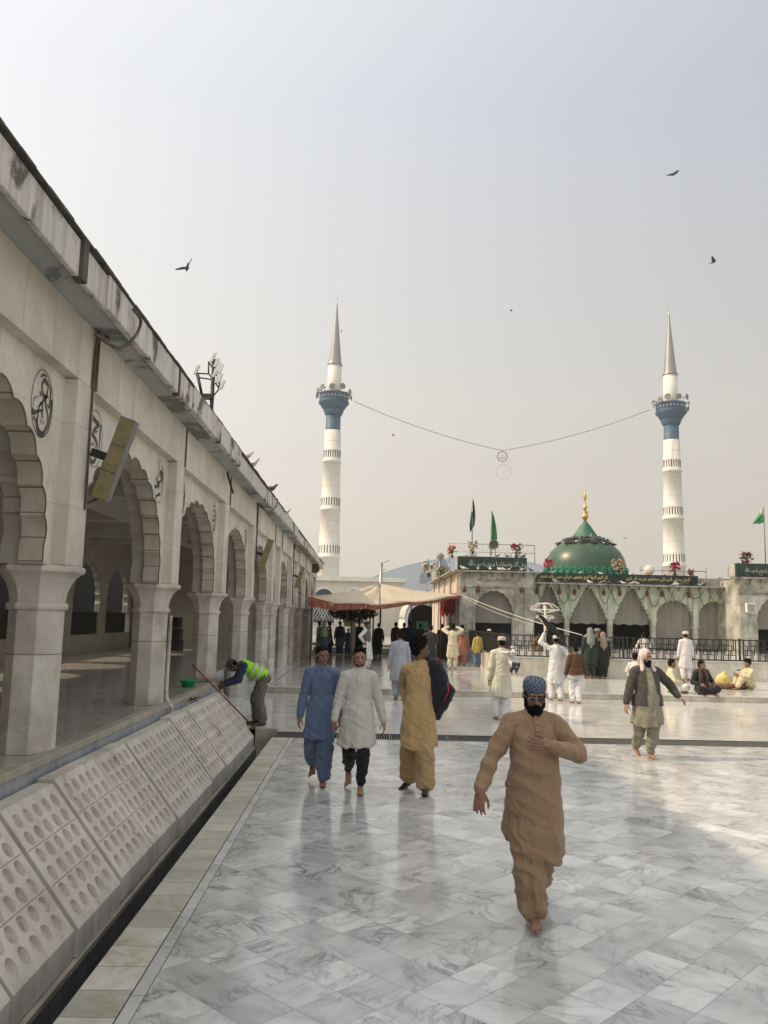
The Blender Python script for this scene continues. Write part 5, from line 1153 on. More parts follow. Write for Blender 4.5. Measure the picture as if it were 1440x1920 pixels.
# the man in tan, walking towards the camera with a hand on his chest
def bits_tan(root, J, k, d):
    hp = d['hp']; body = d['body']
    gl = MB(); 
    for s in (1, -1):
        g1 = MB(); g1.tube([hp(s*.032+.0235*cos(2*pi*q/16), -.098-.004*abs(cos(2*pi*q/16)), .0+.017*sin(2*pi*q/16)) for q in range(17)], .0016, 5); g1.v = d['S'](g1)
        if s == 1: fr = g1.build('spectacles', mat('dull_frame', (.12, .11, .10), .5, metal=.5), root)
        else: g1.build('rim', 'steel', fr)
        g2 = MB(); g2.tube([hp(s*.054, -.096, .004), hp(s*.080, -.05, .006), hp(s*.084, .005, .004)], .0016, 5); g2.v = d['S'](g2); g2.build('temple', 'steel', fr)
        g3 = MB(); g3.rings([[hp(s*.032+.023*cos(2*pi*q/16), -.0975+dy, .0+.0165*sin(2*pi*q/16)) for q in range(16)] for dy in (0, .001)]); g3.v = d['S'](g3); g3.build('lens', mat('tinted_lens', (.03, .025, .025), .35), fr)
    g4 = MB(); g4.tube([hp(-.010, -.099, .005), hp(0, -.104, .008), hp(.010, -.099, .005)], .0016, 5); g4.v = d['S'](g4); g4.build('bridge', 'steel', fr)
    # breast pocket
    pk = MB(); P0 = d['Ch']+d['fw']*.163+d['lat']*.045-d['up']*.02
def capcheck():
    m, N, L, P = nodes_of('blue_check_cap'); co = N.new('ShaderNodeTexCoord').outputs['Object']; mp = N.new('ShaderNodeMapping'); L.new(co, mp.inputs[0]); mp.inputs['Rotation'].default_value = (0, .6, .3)
    s = N.new('ShaderNodeSeparateXYZ'); L.new(mp.outputs[0], s.inputs[0]); f = []
    for i in (0, 2):
        fr = math_(N, L, 'FRACT', math_(N, L, 'MULTIPLY', s.outputs[i], 42.0)); f.append(math_(N, L, 'LESS_THAN', fr, .13))
    c = mix_(N, L, math_(N, L, 'MAXIMUM', f[0], f[1]), (.05, .075, .13), (.20, .22, .25)); L.new(c, P.inputs['Base Color']); P.inputs['Roughness'].default_value = .9; return m
TAN = (.285, .188, .115)
p = onz(1003, 1725)
person('heavy bearded man in tan shalwar kameez and blue checked cap walking with hand on chest', (p.x, p.y+.05, 0), rot=R(3), H=1.70, vox=.0065, skin='skin', girth=1.02, belly=.11,
  pel=(.0, .02, .93), chest=(.005, .04, 1.28), head=(R(-4), R(14)), headoff=(0, -.02, -.012),
  hands={-1: (-.42, -.10, .90), 1: (.075, -.245, 1.235)}, poleE={-1: (-1, .5, 0), 1: (1, .1, -.55)}, handdir={1: (-.95, -.05, .10), -1: (-.12, -.15, -1)}, palm={1: (0, 1, .05), -1: (.55, 1, 0)}, curl=(.22, .45),
  feet={-1: ((-.05, -.20, .085), -.10), 1: ((.13, .36, .13), .55)}, footdir={-1: (-.12, -1), 1: (.1, -1)}, shirt=TAN, hem=.44, flare=.55, trouser=(.27, .178, .108), cuffr=.088, legw=1.12, hair='short', beard='full', cap=('kufi', capcheck()), extra=bits_tan, slit=.14, wr=1.35)
p = onz(597, 1472)
person('slim young man in blue shalwar kameez walking barefoot beside the man in pale kurta', (p.x, p.y, 0), rot=R(2), H=1.72, vox=.0075, skin='skin', girth=.86, pel=(0, 0, .93), chest=(0, .03, 1.29), head=(R(22), R(6)),
  hands={-1: (-.27, -.06, .80), 1: (.24, .10, .83)}, feet={1: ((.05, -.06, .085), -.05), -1: ((-.09, .36, .24), .9)}, curl=(.6, .6), shirt=(.105, .150, .245), hem=.60, trouser=(.10, .142, .235), cuffr=.085, legw=1.05, hair='short', collar=True)
p = onz(668, 1485)
def band(root, J, k, d): pass
person('young man in pale grey kurta and black trousers walking barefoot and facing the camera', (p.x, p.y, 0), rot=R(1), H=1.72, vox=.0075, skin='skinl', girth=.95, pel=(0, 0, .93), chest=(0, .03, 1.29), head=(R(2), R(4)),
  hands={-1: (-.30, -.08, .80), 1: (.32, -.02, .80)}, curl=(.6, .6), feet={1: ((.045, -.08, .085), -.05), -1: ((-.10, .34, .20), .85)}, shirt=(.50, .485, .45), hem=.52, flare=1.1, trouser=(.012, .012, .014), cuffr=.062, legw=.82, hair='quiff', beard='stubble', collar='band')
# the tall youth in sand-coloured clothes turning away, jacket over his shoulder
def bits_sand(root, J, k, d):
    t = MB(); Ch, Nk, fw, up, lat = d['Ch'], d['Nk'], d['fw'], d['up'], d['lat']; V = Vector
    cone(t, Nk-fw*.05+lat*.07, J_sh(d, 1)+up*.04, .06, .075, 12); cone(t, J_sh(d, 1)+up*.03, Ch+lat*.25-fw*.04-up*.16, .10, .13, 12); cone(t, Ch+lat*.25-fw*.04-up*.14, Ch+lat*.20-fw*.05-up*.42, .125, .06, 12)
    cone(t, Nk-fw*.06, Ch-fw*.14-up*.16+lat*.05, .06, .09, 12); cone(t, Ch-fw*.10-up*.1+lat*.13, Ch+lat*.22-fw*.08-up*.30, .10, .10, 12); cone(t, Ch+lat*.34-up*.15, Ch+lat*.28-up*.30, .07, .06, 10)
    t.v = d['S'](t); o = remesh(t, 'jacket', cl((.014, .014, .022), 'jacket_cloth'), root, .0075, 2, lambda c, n: .010*(1-abs(noise.noise(c*9))*2.4))
    s = MB(); s.tube([J_sh(d, 1)+up*.145-fw*-.06+fw*.04+lat*.03, J_sh(d, 1)+up*.06+fw*.115+lat*.045], .006, 6); s.tube([Ch+lat*.33-up*.06+fw*.095, Ch+lat*.345-up*.16+fw*.09, Ch+lat*.29-up*.27+fw*.07], .007, 6); s.v = d['S'](s); s.build('red_stripe', M['red'], o)
def J_sh(d, s): return d['Ch']+d['lat']*.170*s+d['up']*.085
p = onz(783, 1486)
person('tall youth in sand coloured shalwar kameez with black jacket slung on one shoulder looking away', (p.x, p.y, 0), rot=R(-12), H=1.84, vox=.0075, skin='skind', girth=.88, pel=(0, 0, .93), chest=(0, .035, 1.29), head=(R(118), R(2)),
  hands={-1: (-.16, .17, .95), 1: (.20, .14, .95)}, feet={1: ((.09, -.03, .085), .02), -1: ((-.14, .26, .11), .3)}, shirt=(.42, .285, .135), hem=.50, flare=1.0, trouser=(.40, .27, .13), cuffr=.10, legw=1.12, hair='bushy', socks='sock', extra=bits_sand, footdir={1: (.1, -1), -1: (-.5, -1)})
# cleaner bending over the ledge
def bits_clean(root, J, k, d):
    Ch, Pl, fw, up, lat = d['Ch'], d['Pl'], d['fw'], d['up'], d['lat']
    for a, w_ in ((.30, .022), (.62, .022)):
        b = MB(); c = Pl.lerp(Ch, a)+up*.02; e = .032; rs = []
        for dz in (-w_, w_): rs.append([c+up*dz+lat*(.170+e)*cos(2*pi*j/24)+fw*(.130+e)*sin(2*pi*j/24) for j in range(24)])
        b.rings(rs); b.v = d['S'](b); b.build('reflective_band', mat('reflective', (.62, .64, .62), .4), root)
p = onz(484, 1362)
person('cleaner in yellow green safety vest and cap bending over the marble ledge', (-1.98, 16.1, 0), rot=R(-78), H=1.70, vox=.009, skin='skind', girth=.95, pel=(0, .12, .92), chest=(0, -.22, 1.10), head=(0, R(60)), headoff=(0, -.03, -.09),
  hands={-1: (-.12, -.62, .80), 1: (.14, -.60, .78)}, poleE={1: (.4, .3, -1), -1: (-.4, .3, -1)}, feet={1: ((.11, .12, .085), 0), -1: ((-.11, .05, .085), 0)}, shirt=(.03, .045, .09), skirt=False, trouser=(.13, .125, .10), cuffr=.095, legw=1.1, hair='short', cap=('peak', (.06, .065, .04)), vest=((.36, .80, .03), 'safety_vest'), collar=False, placket=False, extra=bits_clean, socks='shoe')
# bearded man with white headcloth and dark jacket
p = onz(1215, 1421)
person('bearded man in white headcloth and dark olive jacket striding barefoot across the sunlit floor', (p.x, p.y, 0), rot=R(6), H=1.70, vox=.008, skin='skinl', girth=1.12, belly=.08, pel=(0, 0, .92), chest=(.0, .02, 1.28), head=(R(16), R(4)),
  hands={-1: (-.36, -.02, .84), 1: (.47, -.12, .98)}, poleE={1: (1, .5, -.5), -1: (-1, .5, 0)}, handdir={1: (.6, -.3, -.6)}, feet={1: ((.02, -.04, .085), -.05), -1: ((-.06, .30, .12), .5)}, shirt=(.24, .225, .165), hem=.52, trouser=(.24, .225, .165), cuffr=.075, legw=.95, hair=None, beard='full', scarf=((.62, .52, .50), 'head'), outer=((.060, .055, .045), .10, 'jacket', .085), placket=False)
# ------------------------------------------------------------------ the other people
def stand(px, py, z, label, H, rot, yfix=None, **kw):
    p = onz(px, py, z)
    if yfix: s = yfix/p.y; p = Vector((p.x*s, yfix, z))
    kw.setdefault('vox', .011); kw.setdefault('collar', False); kw.setdefault('placket', False)
    return person(label, (p.x, p.y, z), rot=R(rot), H=H, **kw)
BACK = 180
WHITE = (.60, .59, .56)
PZ = .17
cream = (.62, .60, .47)
def legs(w=.10, st=0): return {1: ((w, -st, .085), 0), -1: ((-w, st, .085), 0)}
stand(940, 1350, 0, 'man in long cream kurta and white cap seen from behind carrying a small child', 1.76, BACK, vox=.009, girth=1.02, shirt=cream, hem=.50, trouser=(.62, .62, .64), cuffr=.085, hair='short', cap=('kufi', (.50, .46, .46)), hands={1: (.26, -.02, .85), -1: (-.10, -.28, 1.22)}, feet=legs(.09, .05), slit=.1)
p = onz(940, 1350, 0)
def child_pose(root, J, k, d): pass
person('small child in white with pale cap held on the cream dressed man\'s shoulder', (p.x+.19, p.y-.26, .98), rot=R(15), H=.82, vox=.009, skin='skin', girth=.9, pel=(0, .1, .42), chest=(-.02, .03, .78), head=(R(-15), R(5)), hands={1: (-.10, -.38, .92), -1: (-.35, -.22, .90)}, feet={1: ((.12, -.05, .1), .4), -1: ((-.10, -.05, .1), .4)}, shirt=(.60, .60, .60), hem=.3, trouser=(.05, .05, .06), hair='short', cap=('kufi', (.60, .54, .40)), collar=False, placket=False)
def flagbits(root, J, k, d):
    w = J[1][1]; b = MB(); V = Vector; o = V((0, 0, 0)); top = V((.40, -.1, 2.12)); bot = V((-.40, .12, 1.12)); n = 12
    rows = []
    for j in range(n+1):
        t = j/n; c = top.lerp(bot, t)+V((-.10*sin(pi*t), .10+.14*t+.03*sin(t*5), .06*sin(pi*t))); wd = .05+.22*sin(pi*min(1, t*.75+.15))
        rows.append([c+V((wd*cos(2*pi*q/14)*.55, .07*sin(2*pi*q/14)+.03*sin(q*2+t*7), wd*cos(2*pi*q/14)*.9*(1+.15*sin(q*3+j)))) for q in range(14)])
    b.rings(rows); b.v = [tuple(V(v)*k) for v in b.v]; o = remesh(b, 'flag', cl((.012, .012, .014), 'flag_cloth'), root, .012, 2, lambda c, n: .012*noise.noise(c*8))
stand(1043, 1314, 0, 'man in white seen from behind holding up a rolled black flag over his shoulder', 1.74, BACK, vox=.010, shirt=(.68, .68, .66), hem=.48, trouser=(.66, .66, .66), cuffr=.09, hands={-1: (-.20, -.16, 1.18), 1: (.30, -.10, 1.75)}, poleE={1: (1, 0, -.3)}, feet=legs(.10, .1), cap=('kufi', (.6, .58, .56)), extra=flagbits)
stand(1080, 1319, 0, 'youth in brown sweater and white trousers seen from behind beside the flag carrier', 1.50, BACK, shirt=(.5, .5, .5), hem=.70, trouser=(.66, .66, .67), cuffr=.085, outer=((.085, .038, .02), .08, 'sweater', 0), hands={-1: (-.34, -.1, .82), 1: (.30, -.05, .84)}, feet=legs(.08, .06), hair='short')
stand(1107, 1272, PZ, 'person in dark green coat with grey scarf over head facing the railing', 1.74, BACK, yfix=28.6, shirt=(.02, .035, .03), hem=.40, trouser=(.02, .035, .03), hair=None, scarf=((.20, .21, .19), 'back'), outer=((.015, .028, .022), .42, 'coat', 0), feet=legs(.09))
stand(1121, 1268, PZ, 'person in black coat with grey turban partly hidden between two scarfed pilgrims', 1.72, BACK, yfix=28.95, shirt=(.02, .025, .025), hem=.40, trouser=(.015, .02, .02), hair=None, cap=('turban', (.22, .22, .21)), outer=((.015, .022, .02), .42, 'coat', 0), feet=legs(.09))
stand(1131, 1268, PZ, 'woman in long black coat with beige patterned headscarf facing the railing', 1.60, BACK, yfix=28.7, shirt=(.012, .018, .016), hem=.40, trouser=(.012, .016, .015), hair=None, scarf=((.27, .21, .15), 'back'), outer=((.010, .016, .014), .42, 'coat', 0), feet=legs(.08), skin='skinl')
stand(1287, 1270, PZ, 'man in white robe and white turban standing alone against the black railing', 1.70, BACK, yfix=28.6, shirt=(.66, .62, .62), hem=.42, trouser=(.66, .62, .62), hair='short', cap=('turban', (.55, .52, .46)), feet=legs(.10), girth=1.05)
SIT = dict(pel=(0, .10, .13), chest=(0, .06, .48), seated=True, hem=.05, skirt=False)
def sit(px, py, label, rot, y=None, **kw):
    p = onz(px, py, PZ)
    if y: s = y/p.y; p = Vector((p.x*s, y, PZ))
    a = dict(SIT); a.update(kw); a.setdefault('vox', .010); a.setdefault('feet', {1: ((-.16, -.24, .08), .2), -1: ((.18, -.30, .08), .2)}); a.setdefault('poleK', {1: (1.2, -.5, .25), -1: (-1.2, -.5, .25)}); a.setdefault('hands', {1: (.20, -.24, .28), -1: (-.20, -.24, .28)})
    return person(label, tuple(p), rot=R(rot), H=kw.pop('H', 1.72) if 'H' not in a else a.pop('H'), collar=False, placket=False, **a)
sit(1192, 1277, 'man in white sitting with his back turned near the terrace wall', 150, shirt=(.62, .60, .57), trouser=(.6, .58, .56), hair='bushy')
sit(1262, 1297, 'man in pale yellow shirt and white trousers sitting cross legged near the step edge', 75, y=23.6, shirt=(.58, .54, .36), trouser=(.64, .63, .60), hair='short', head=(R(12), 0), H=1.78)
sit(1318, 1312, 'man in black with a brown shawl sitting cross legged on the step edge', 8, y=23.15, shirt=(.012, .011, .012), trouser=(.012, .011, .012), hair='short', head=(R(42), 0), scarf=((.065, .038, .024), 'shawl'), skin='skin', H=1.78)
sit(1402, 1293, 'man in cream clothes sitting with raised knees beside a yellow bundle', -80, shirt=(.56, .50, .32), trouser=(.54, .48, .30), feet={1: ((.10, -.42, .085), 0), -1: ((-.10, -.38, .085), 0)}, poleK={1: (.1, -.4, 1), -1: (-.1, -.4, 1)}, hands={1: (.12, -.34, .46), -1: (-.12, -.34, .46)}, hair='bushy', head=(0, R(12)))
p = onz(1383, 1290, PZ); person('small child in dark clothes held before the seated man in cream', (p.x+.05, p.y, PZ+.04), rot=R(60), H=.80, vox=.012, pel=(0, .0, .25), chest=(0, 0, .70), hands={1: (.2, -.2, .5), -1: (-.2, -.2, .5)}, feet={1: ((.1, -.3, .08), 0), -1: ((-.1, -.3, .08), 0)}, shirt=(.08, .04, .035), skirt=False, trouser=(.05, .03, .03), hair='short', collar=False, placket=False)
p = onz(1357, 1284, PZ); b = MB(); b.blob((0, 0, .17), (.26, .2, .19), 16, 10, nz=.25); b.blob((.03, 0, .34), (.09, .08, .09), 10, 8, nz=.3); o = b.build('cloth_bundle', mat('yellow_bundle', (.60, .48, .16), .7, .2, 6), None, loc=p); tag(o, 'knotted yellow bundle on the platform before the seated man in cream', 'bundle')
p = onz(1364, 1292, PZ); b = MB()
for k in range(5): b.blob((-.45+.22*k, .05*sin(k*2), .07), (.22, .16, .09), 12, 8, nz=.5, seed=k)
o = remesh(b, 'folded_blanket', mat('brown_blanket', (.16, .07, .035), .9, .3, 8), None, .015, 2); o.location = p; tag(o, 'crumpled brown blanket lying beside the yellow bundle on the platform', 'blanket')
# people beneath and beyond the tent
stand(748, 1312, 0, 'man in pale blue grey shalwar kameez walking away towards the tent', 1.78, BACK+8, vox=.010, shirt=(.36, .38, .43), hem=.45, flare=1.3, trouser=(.34, .37, .43), cuffr=.085, hair='short', feet={1: ((.06, -.05, .085), 0), -1: ((-.09, .18, .10), .3)})
stand(686, 1257, PZ, 'man in white with brown waistcoat and dark turban standing hand on hip under the tent', 1.78, 60, shirt=(.62, .62, .62), hem=.42, trouser=(.62, .62, .62), vest=((.14, .11, .09), 'waistcoat'), hands={-1: (-.24, -.02, 1.0), 1: (.3, 0, .85)}, poleE={-1: (-1.4, .6, .1)}, cap=('turban', (.02, .02, .025)), hair='short', feet=legs())
stand(806, 1265, PZ, 'broad man in dark olive shalwar kameez standing with his back to the camera', 1.72, BACK+5, girth=1.12, shirt=(.035, .038, .03), hem=.42, trouser=(.035, .038, .03), hair='short', hands={1: (.12, -.25, 1.1), -1: (-.12, -.25, 1.1)}, feet=legs())
stand(848, 1255, PZ, 'man in cream shalwar kameez raising both arms to take a photograph', 1.74, BACK-5, shirt=(.64, .58, .42), hem=.46, trouser=(.58, .53, .40), hands={1: (.16, -.22, 1.62), -1: (-.16, -.22, 1.62)}, poleE={1: (1.2, .2, -.5), -1: (-1.2, .2, -.5)}, hair='bushy', feet=legs())
stand(866, 1248, PZ, 'person in faded pink shalwar kameez walking beside the shrine pavilion', 1.72, BACK, shirt=(.38, .15, .11), hem=.45, trouser=(.36, .14, .10), hair='short', scarf=((.16, .12, .10), 'shawl'), feet={1: ((.08, -.1, .085), 0), -1: ((-.08, .22, .12), .5)})
stand(606, 1238, PZ, 'worker in yellow green vest and white headcloth walking under the tent edge', 1.70, BACK-15, shirt=(.10, .13, .16), hem=.7, trouser=(.20, .24, .28), vest=((.36, .80, .03), 'safety_vest'), hair=None, scarf=((.4, .42, .40), 'back'), feet={1: ((.08, -.1, .085), 0), -1: ((-.08, .22, .12), .5)})
crowd = [(636, 1229, 'stout man in dark grey vest and blue shalwar kameez standing by the tree trunk', BACK, (.09, .13, .22), (.06, .10, .20), (.035, .035, .04), 1.72),
 (597, 1226, 'person in white shirt and black trousers striding at the far left under the tent', 70, (.50, .48, .46), (.012, .012, .016), None, 1.68),
 (616, 1228, 'slender person in black walking beyond the worker in yellow green vest', 100, (.015, .015, .02), (.015, .015, .02), None, 1.70),
 (672, 1226, 'man in black standing behind the tent poles beside the tree trunk', 20, (.03, .03, .035), (.03, .03, .035), None, 1.72),
 (709, 1231, 'person in a long black dress carrying a bag at the middle of the tent', BACK, (.02, .02, .022), (.02, .02, .022), None, 1.66),
 (741, 1230, 'man in dark brown coat standing in the shade below the tent peak', 150, (.035, .028, .025), (.03, .028, .03), (.03, .025, .02), 1.72),
 (757, 1226, 'man in charcoal clothes in the shade right of the tent peak', 190, (.045, .045, .05), (.04, .04, .045), None, 1.70),
 (768, 1222, 'man in deep blue shalwar kameez standing far behind the tent poles', 170, (.03, .06, .17), (.03, .05, .15), None, 1.76),
 (787, 1226, 'person in maroon brown standing in shade near the sunlit shrine side', 200, (.07, .035, .03), (.05, .03, .03), None, 1.68),
 (828, 1236, 'man in dark grey brown standing close to the sunlit shrine wall', 160, (.05, .045, .04), (.045, .04, .04), None, 1.70),
 (652, 1222, 'child in blue shirt standing beyond the notice board on the trunk', 10, (.06, .12, .2), (.03, .03, .05), None, 1.35)]
for px, py, lb, rt, c1, c2, vs, H in crowd:
    q = onz(px, py, PZ); y = min(q.y, 42.6)
    stand(px, py, PZ, lb, H, rt, yfix=y, vox=.016, shirt=c1, hem=.45, trouser=c2, hair='short', feet={1: ((.09, -.08, .085), 0), -1: ((-.09, .10, .09), .1)}, vest=(vs, 'waistcoat') if vs else None)
# seated pilgrims on the terrace behind the railing
for px, Y, lb, c1, cp in ((917, 36.5, 'pilgrim in black with white cap seated inside the left pavilion arch', (.03, .03, .04), ('kufi', (.6, .58, .5))), (943, 37, 'pilgrim in grey brown shawl seated inside the left pavilion arch', (.12, .09, .08), None),
   (1013, 36, 'pilgrim in brown shawl seated behind the ornamental lamp', (.20, .11, .07), None), (1206, 36, 'pilgrim in white seated in the third shrine bay behind the railing', (.55, .53, .5), None), (896, 34, 'child in yellow shirt beside the corner of the railing', (.55, .40, .10), None)):
    x = ony(px, 1190, Y).x; z_ = TZ
    if px == 896: person(lb, (x, Y, PZ), rot=R(200), H=1.45, vox=.014, shirt=c1, hem=.75, trouser=(.10, .16, .28), hair='short', collar=False, placket=False); continue
    person(lb, (x, Y, TZ), rot=R(180), H=1.72, vox=.014, pel=(0, .10, .13), chest=(0, .06, .48), feet={1: ((-.16, -.24, .08), .2), -1: ((.18, -.30, .08), .2)}, poleK={1: (1.2, -.5, .25), -1: (-1.2, -.5, .25)}, hands={1: (.20, -.24, .28), -1: (-.20, -.24, .28)}, shirt=c1, skirt=False, trouser=c1, hair='short', cap=cp, collar=False, placket=False, scarf=((.12, .09, .08), 'shawl') if px == 943 else None)
for k, (px, py) in enumerate(((693, 1229), (829, 1231))):
    q = onz(px, py, PZ); y = min(q.y, 42.5); r = empty('plastic_drum', (q.x*y/q.y, y, PZ)); tag(r, 'tall blue plastic drum %s' % ('by the black tent poles' if k == 0 else 'beside the sunlit shrine side wall'), 'drum')
    b = MB(); b.lathe([(.27, 0), (.30, .03), (.30, .28), (.32, .30), (.30, .33), (.30, .58), (.32, .60), (.30, .63), (.30, .86), (.27, .9)], 24); b.build('barrel', mat('blue_plastic', (.03, .06, .16), .45), r); b = MB(); b.lathe([(.285, .9), (.29, .91), (.29, .94), (.27, .95)], 24); b.build('lid', mat('blue_lid', (.025, .05, .13), .45), r)

# ------------------------------------------------------------------ pigeons
def pigeon_mb(fly=False):
    b = MB(); cone(b, (0, -.02, .02), (0, .09, 0), .055, .045, 12); cone(b, (0, -.05, .03), (0, -.10, .085), .04, .024, 10); b.blob((0, -.115, .10), (.026, .03, .026), 10, 8); cone(b, (0, -.14, .098), (0, -.165, .09), .008, .003, 6)
    cone(b, (0, .09, 0), (0, .22, -.015), .035, .018, 10, .5, Vector((1, 0, 0)))
    if not fly:
        for s in (1, -1): cone(b, (s*.045, -.03, .02), (s*.03, .17, .0), .035, .012, 8, .4); cone(b, (s*.02, .0, -.03), (s*.02, -.01, -.085), .008, .006, 6)
    return b
def bird(label, loc, rz=0, m='horn', s=1.0, fly=None, group=None, tilt=0):
    b = pigeon_mb(bool(fly)); b.v = [tuple(Vector(v)*s) for v in b.v]
    r = empty('pigeon', loc, rz); r.rotation_euler.x = tilt; tag(r, label, 'pigeon', group)
    remesh(b, 'body', m, r, .009*s, 1)
    if fly:
        for sgn in (1, -1):
            w = MB(); a = fly[0 if sgn > 0 else 1]; d = Vector((sgn*cos(a), 0, sin(a)))
            o = Vector((0, 0, .02)); P = [o+Vector((0, -.06, 0)), o+d*.16+Vector((0, -.09, 0)), o+d*.36+Vector((0, .02, 0)), o+d*.30+Vector((0, .08, 0)), o+d*.14+Vector((0, .09, 0)), o+Vector((0, .08, 0))]
            n_ = d.cross(Vector((0, 1, 0))).normalized()*.006; w.rings([[p*s+n_ for p in P], [p*s-n_ for p in P]], True, False); w.build('wing', m, r)
    return r
M['pigeon'] = mat('pigeon_grey', (.07, .075, .085), .7, .4, 14); M['pigeonw'] = mat('pigeon_white', (.55, .53, .50), .7, .15, 14)
for lb, px, py, Y, rz, fl, m in (('dark pigeon flying with wings raised left of the left minaret', 351, 503, 16, 20, (1.2, -.3), 'pigeon'), ('dark pigeon gliding at the upper right of the sky', 1262, 328, 24, 120, (.3, .1), 'pigeon'),
    ('dark pigeon banking above the right minaret side', 1338, 492, 28, 60, (1.0, .7), 'pigeon'), ('pale pigeon flying low right of the left minaret', 738, 817, 45, 80, (.9, .3), 'pigeonw'),
    ('tiny dark bird in the sky midway between the minarets', 959, 583, 70, 60, (.9, .3), 'pigeon'), ('white pigeon with wings spread right of the green dome', 1174, 1010, 44, 0, (.7, .5), 'pigeonw'), ('faint distant bird beside the left spire', 640, 622, 70, 100, (.6, .3), 'pigeonw'), ('dark pigeon flying past the golden finial', 1100, 961, 47, 100, (.5, -.3), 'pigeon')):
    bird(lb, ony(px, py, Y), R(rz), m, .68, fl)
for lb, px, py, rz, m, s in (('white pigeon perched on the arcade roof edge with its tail raised', 463, 853, 120, 'pigeonw', 1.0), ('second white pigeon beside it walking along the roof edge', 474, 869, 70, 'pigeonw', 1.1), ('dark pigeon perched further along the arcade roof edge', 508, 919, 110, 'pigeon', 1.2), ('pale pigeon near the far end of the arcade roof', 538, 961, 60, 'pigeonw', 1.0)):
    q = onx(px, py, -2.40); q.z = 5.09+.085*s; bird(lb, q, R(rz), m, s)
pg = bird('dark pigeon perched among the flock ringing the top of the green dome', (0, 0, 0), 0, 'pigeon', 1.0, group='pigeons ringing the top of the green dome')
pw = bird('white pigeon perched among the flock ringing the top of the green dome', (0, 0, 0), 0, 'pigeonw', 1.0, group='white pigeons ringing the top of the green dome')
rng = random.Random(11); n = 0
for k in range(120):
    a = rng.uniform(pi*.92, 2*pi*1.04); t = rng.random()**.8
    rr = 1.0+.85*t; zz_ = 3.9+(3.08 if rr < 1.1 else 3.05-.19*(rr-1.1)/.45 if rr < 1.55 else 2.86-.26*(rr-1.55)/.4)+.06
    src = pw if rng.random() < .15 else pg
    if src is pg and n == 0: c = pg
    else: c = copy_tree(src)
    n += 1; c.location = (12.85+rr*.88*cos(a), 48+rr*.88*sin(a), 3.9+(zz_-3.9)*.97); c.rotation_euler.z = rng.uniform(0, 6.28); s_ = rng.uniform(.8, 1.1); c.scale = (s_,)*3
pw.location = (12.85, 48-1.2, 3.9+3.1)
def row(x0, x1, y, z, n, seed, desc, grp):
    g = random.Random(seed)
    for k in range(n):
        w = g.random() < .62; c = copy_tree(pw if w else pg); c['label'] = ('white ' if w else 'dark ')+desc; c['group'] = ('white ' if w else 'dark ')+grp
        c.location = (g.uniform(x0, x1), y+g.uniform(-.08, .08), z+.08); c.rotation_euler.z = g.uniform(0, 6.28); s_ = g.uniform(.8, 1.1); c.scale = (s_,)*3
row(4.5, 8.0, 38.75, 4.37, 16, 1, 'pigeon perched on the cornice below the left lettered parapet', 'pigeons on the left pavilion cornice')
row(4.8, 7.7, 39.3, 5.04, 8, 2, 'pigeon perched on top of the left pavilion parapet', 'pigeons on top of the left pavilion parapet')
row(8.1, 16.6, 40.70, 3.97, 26, 3, 'pigeon perched on the cornice slab above the garlands', 'pigeons on the front cornice slab')
row(8.6, 16.4, 41.3, 4.42, 12, 4, 'pigeon perched on the parapet before the green dome', 'pigeons on the front parapet')
row(16.6, 18.2, 40.8, 3.97, 5, 5, 'pigeon perched on the plain cornice left of the right pavilion', 'pigeons on the plain cornice')
row(17.6, 20.0, 38.75, 4.37, 4, 6, 'pigeon perched on the right pavilion cornice', 'pigeons on the right pavilion cornice')

# ------------------------------------------------------------------ small things on the arcade
def column_speaker(y, label):
    r = empty('column_speaker', (-2.52, y+.12, 3.10)); tag(r, label, 'loudspeaker', 'yellow column speakers on the arcade pilasters'); r.rotation_euler = (R(4), R(17), R(6)); r.scale = (1.15, 1.15, 1.1)
    b = MB(); b.box(-.065, .065, -.02, .14, 0, .74); b.build('housing', mat('speaker_housing', (.19, .18, .165), .6), r, bevel=.006)
    b = MB(); 
    b.box(-.058, .058, -.030, -.0205, .012, .728); b.build('grille', mat('speaker_grille', (.25, .21, .095), .6, .15, 14, bump=.6, bscale=220), r)
    for z in (.25, .49): b = MB(); b.box(-.060, .060, -.034, -.0305, z-.004, z+.004); b.build('grille_strip', 'jointb', r)
    b = MB(); b.box(-.20, -.065, .02, .07, .33, .40); b.build('bracket', 'iron', r); b = MB(); b.tube([(-.03, .08, .0), (-.10, .1, -.06), (-.18, .13, -.02), (-.25, .16, .05)], .012, 6); b.build('cable', 'jointb', r)
column_speaker(7.68, 'large yellow fronted column speaker on the nearest arcade pilaster'); column_speaker(19.95, 'yellow fronted column speaker on the middle arcade pilaster'); column_speaker(30.8, 'small looking yellow column speaker on the far arcade pilaster')
def loop(pts, r, label, m='jointb', name='cable'):
    P = [Vector(p) for p in pts]; Q = []
    for i in range(len(P)-1):
        p0 = P[max(i-1, 0)]; p1 = P[i]; p2 = P[i+1]; p3 = P[min(i+2, len(P)-1)]
        for s in range(8):
            t = s/8; Q.append(.5*((2*p1)+(p2-p0)*t+(2*p0-5*p1+4*p2-p3)*t*t+(3*p1-p0-3*p2+p3)*t**3))
    Q.append(P[-1]); o0 = Q[0].copy(); b = MB(); b.tube([q-o0 for q in Q], r, 8); o = b.build(name, m, None, loc=o0); return tag(o, label, 'cable' if name != 'drain_pipe' else 'pipe')
loop([(-2.655, 7.82, 3.0), (-2.645, 7.82, 4.68), (-2.58, 7.95, 4.70), onx(180, 628, -2.44), onx(222, 652, -2.34), onx(252, 632, -2.28), onx(264, 602, -2.27), onx(250, 580, -2.27)], .016, 'thick dark hose looping under the roof edge above the nearest pilaster')
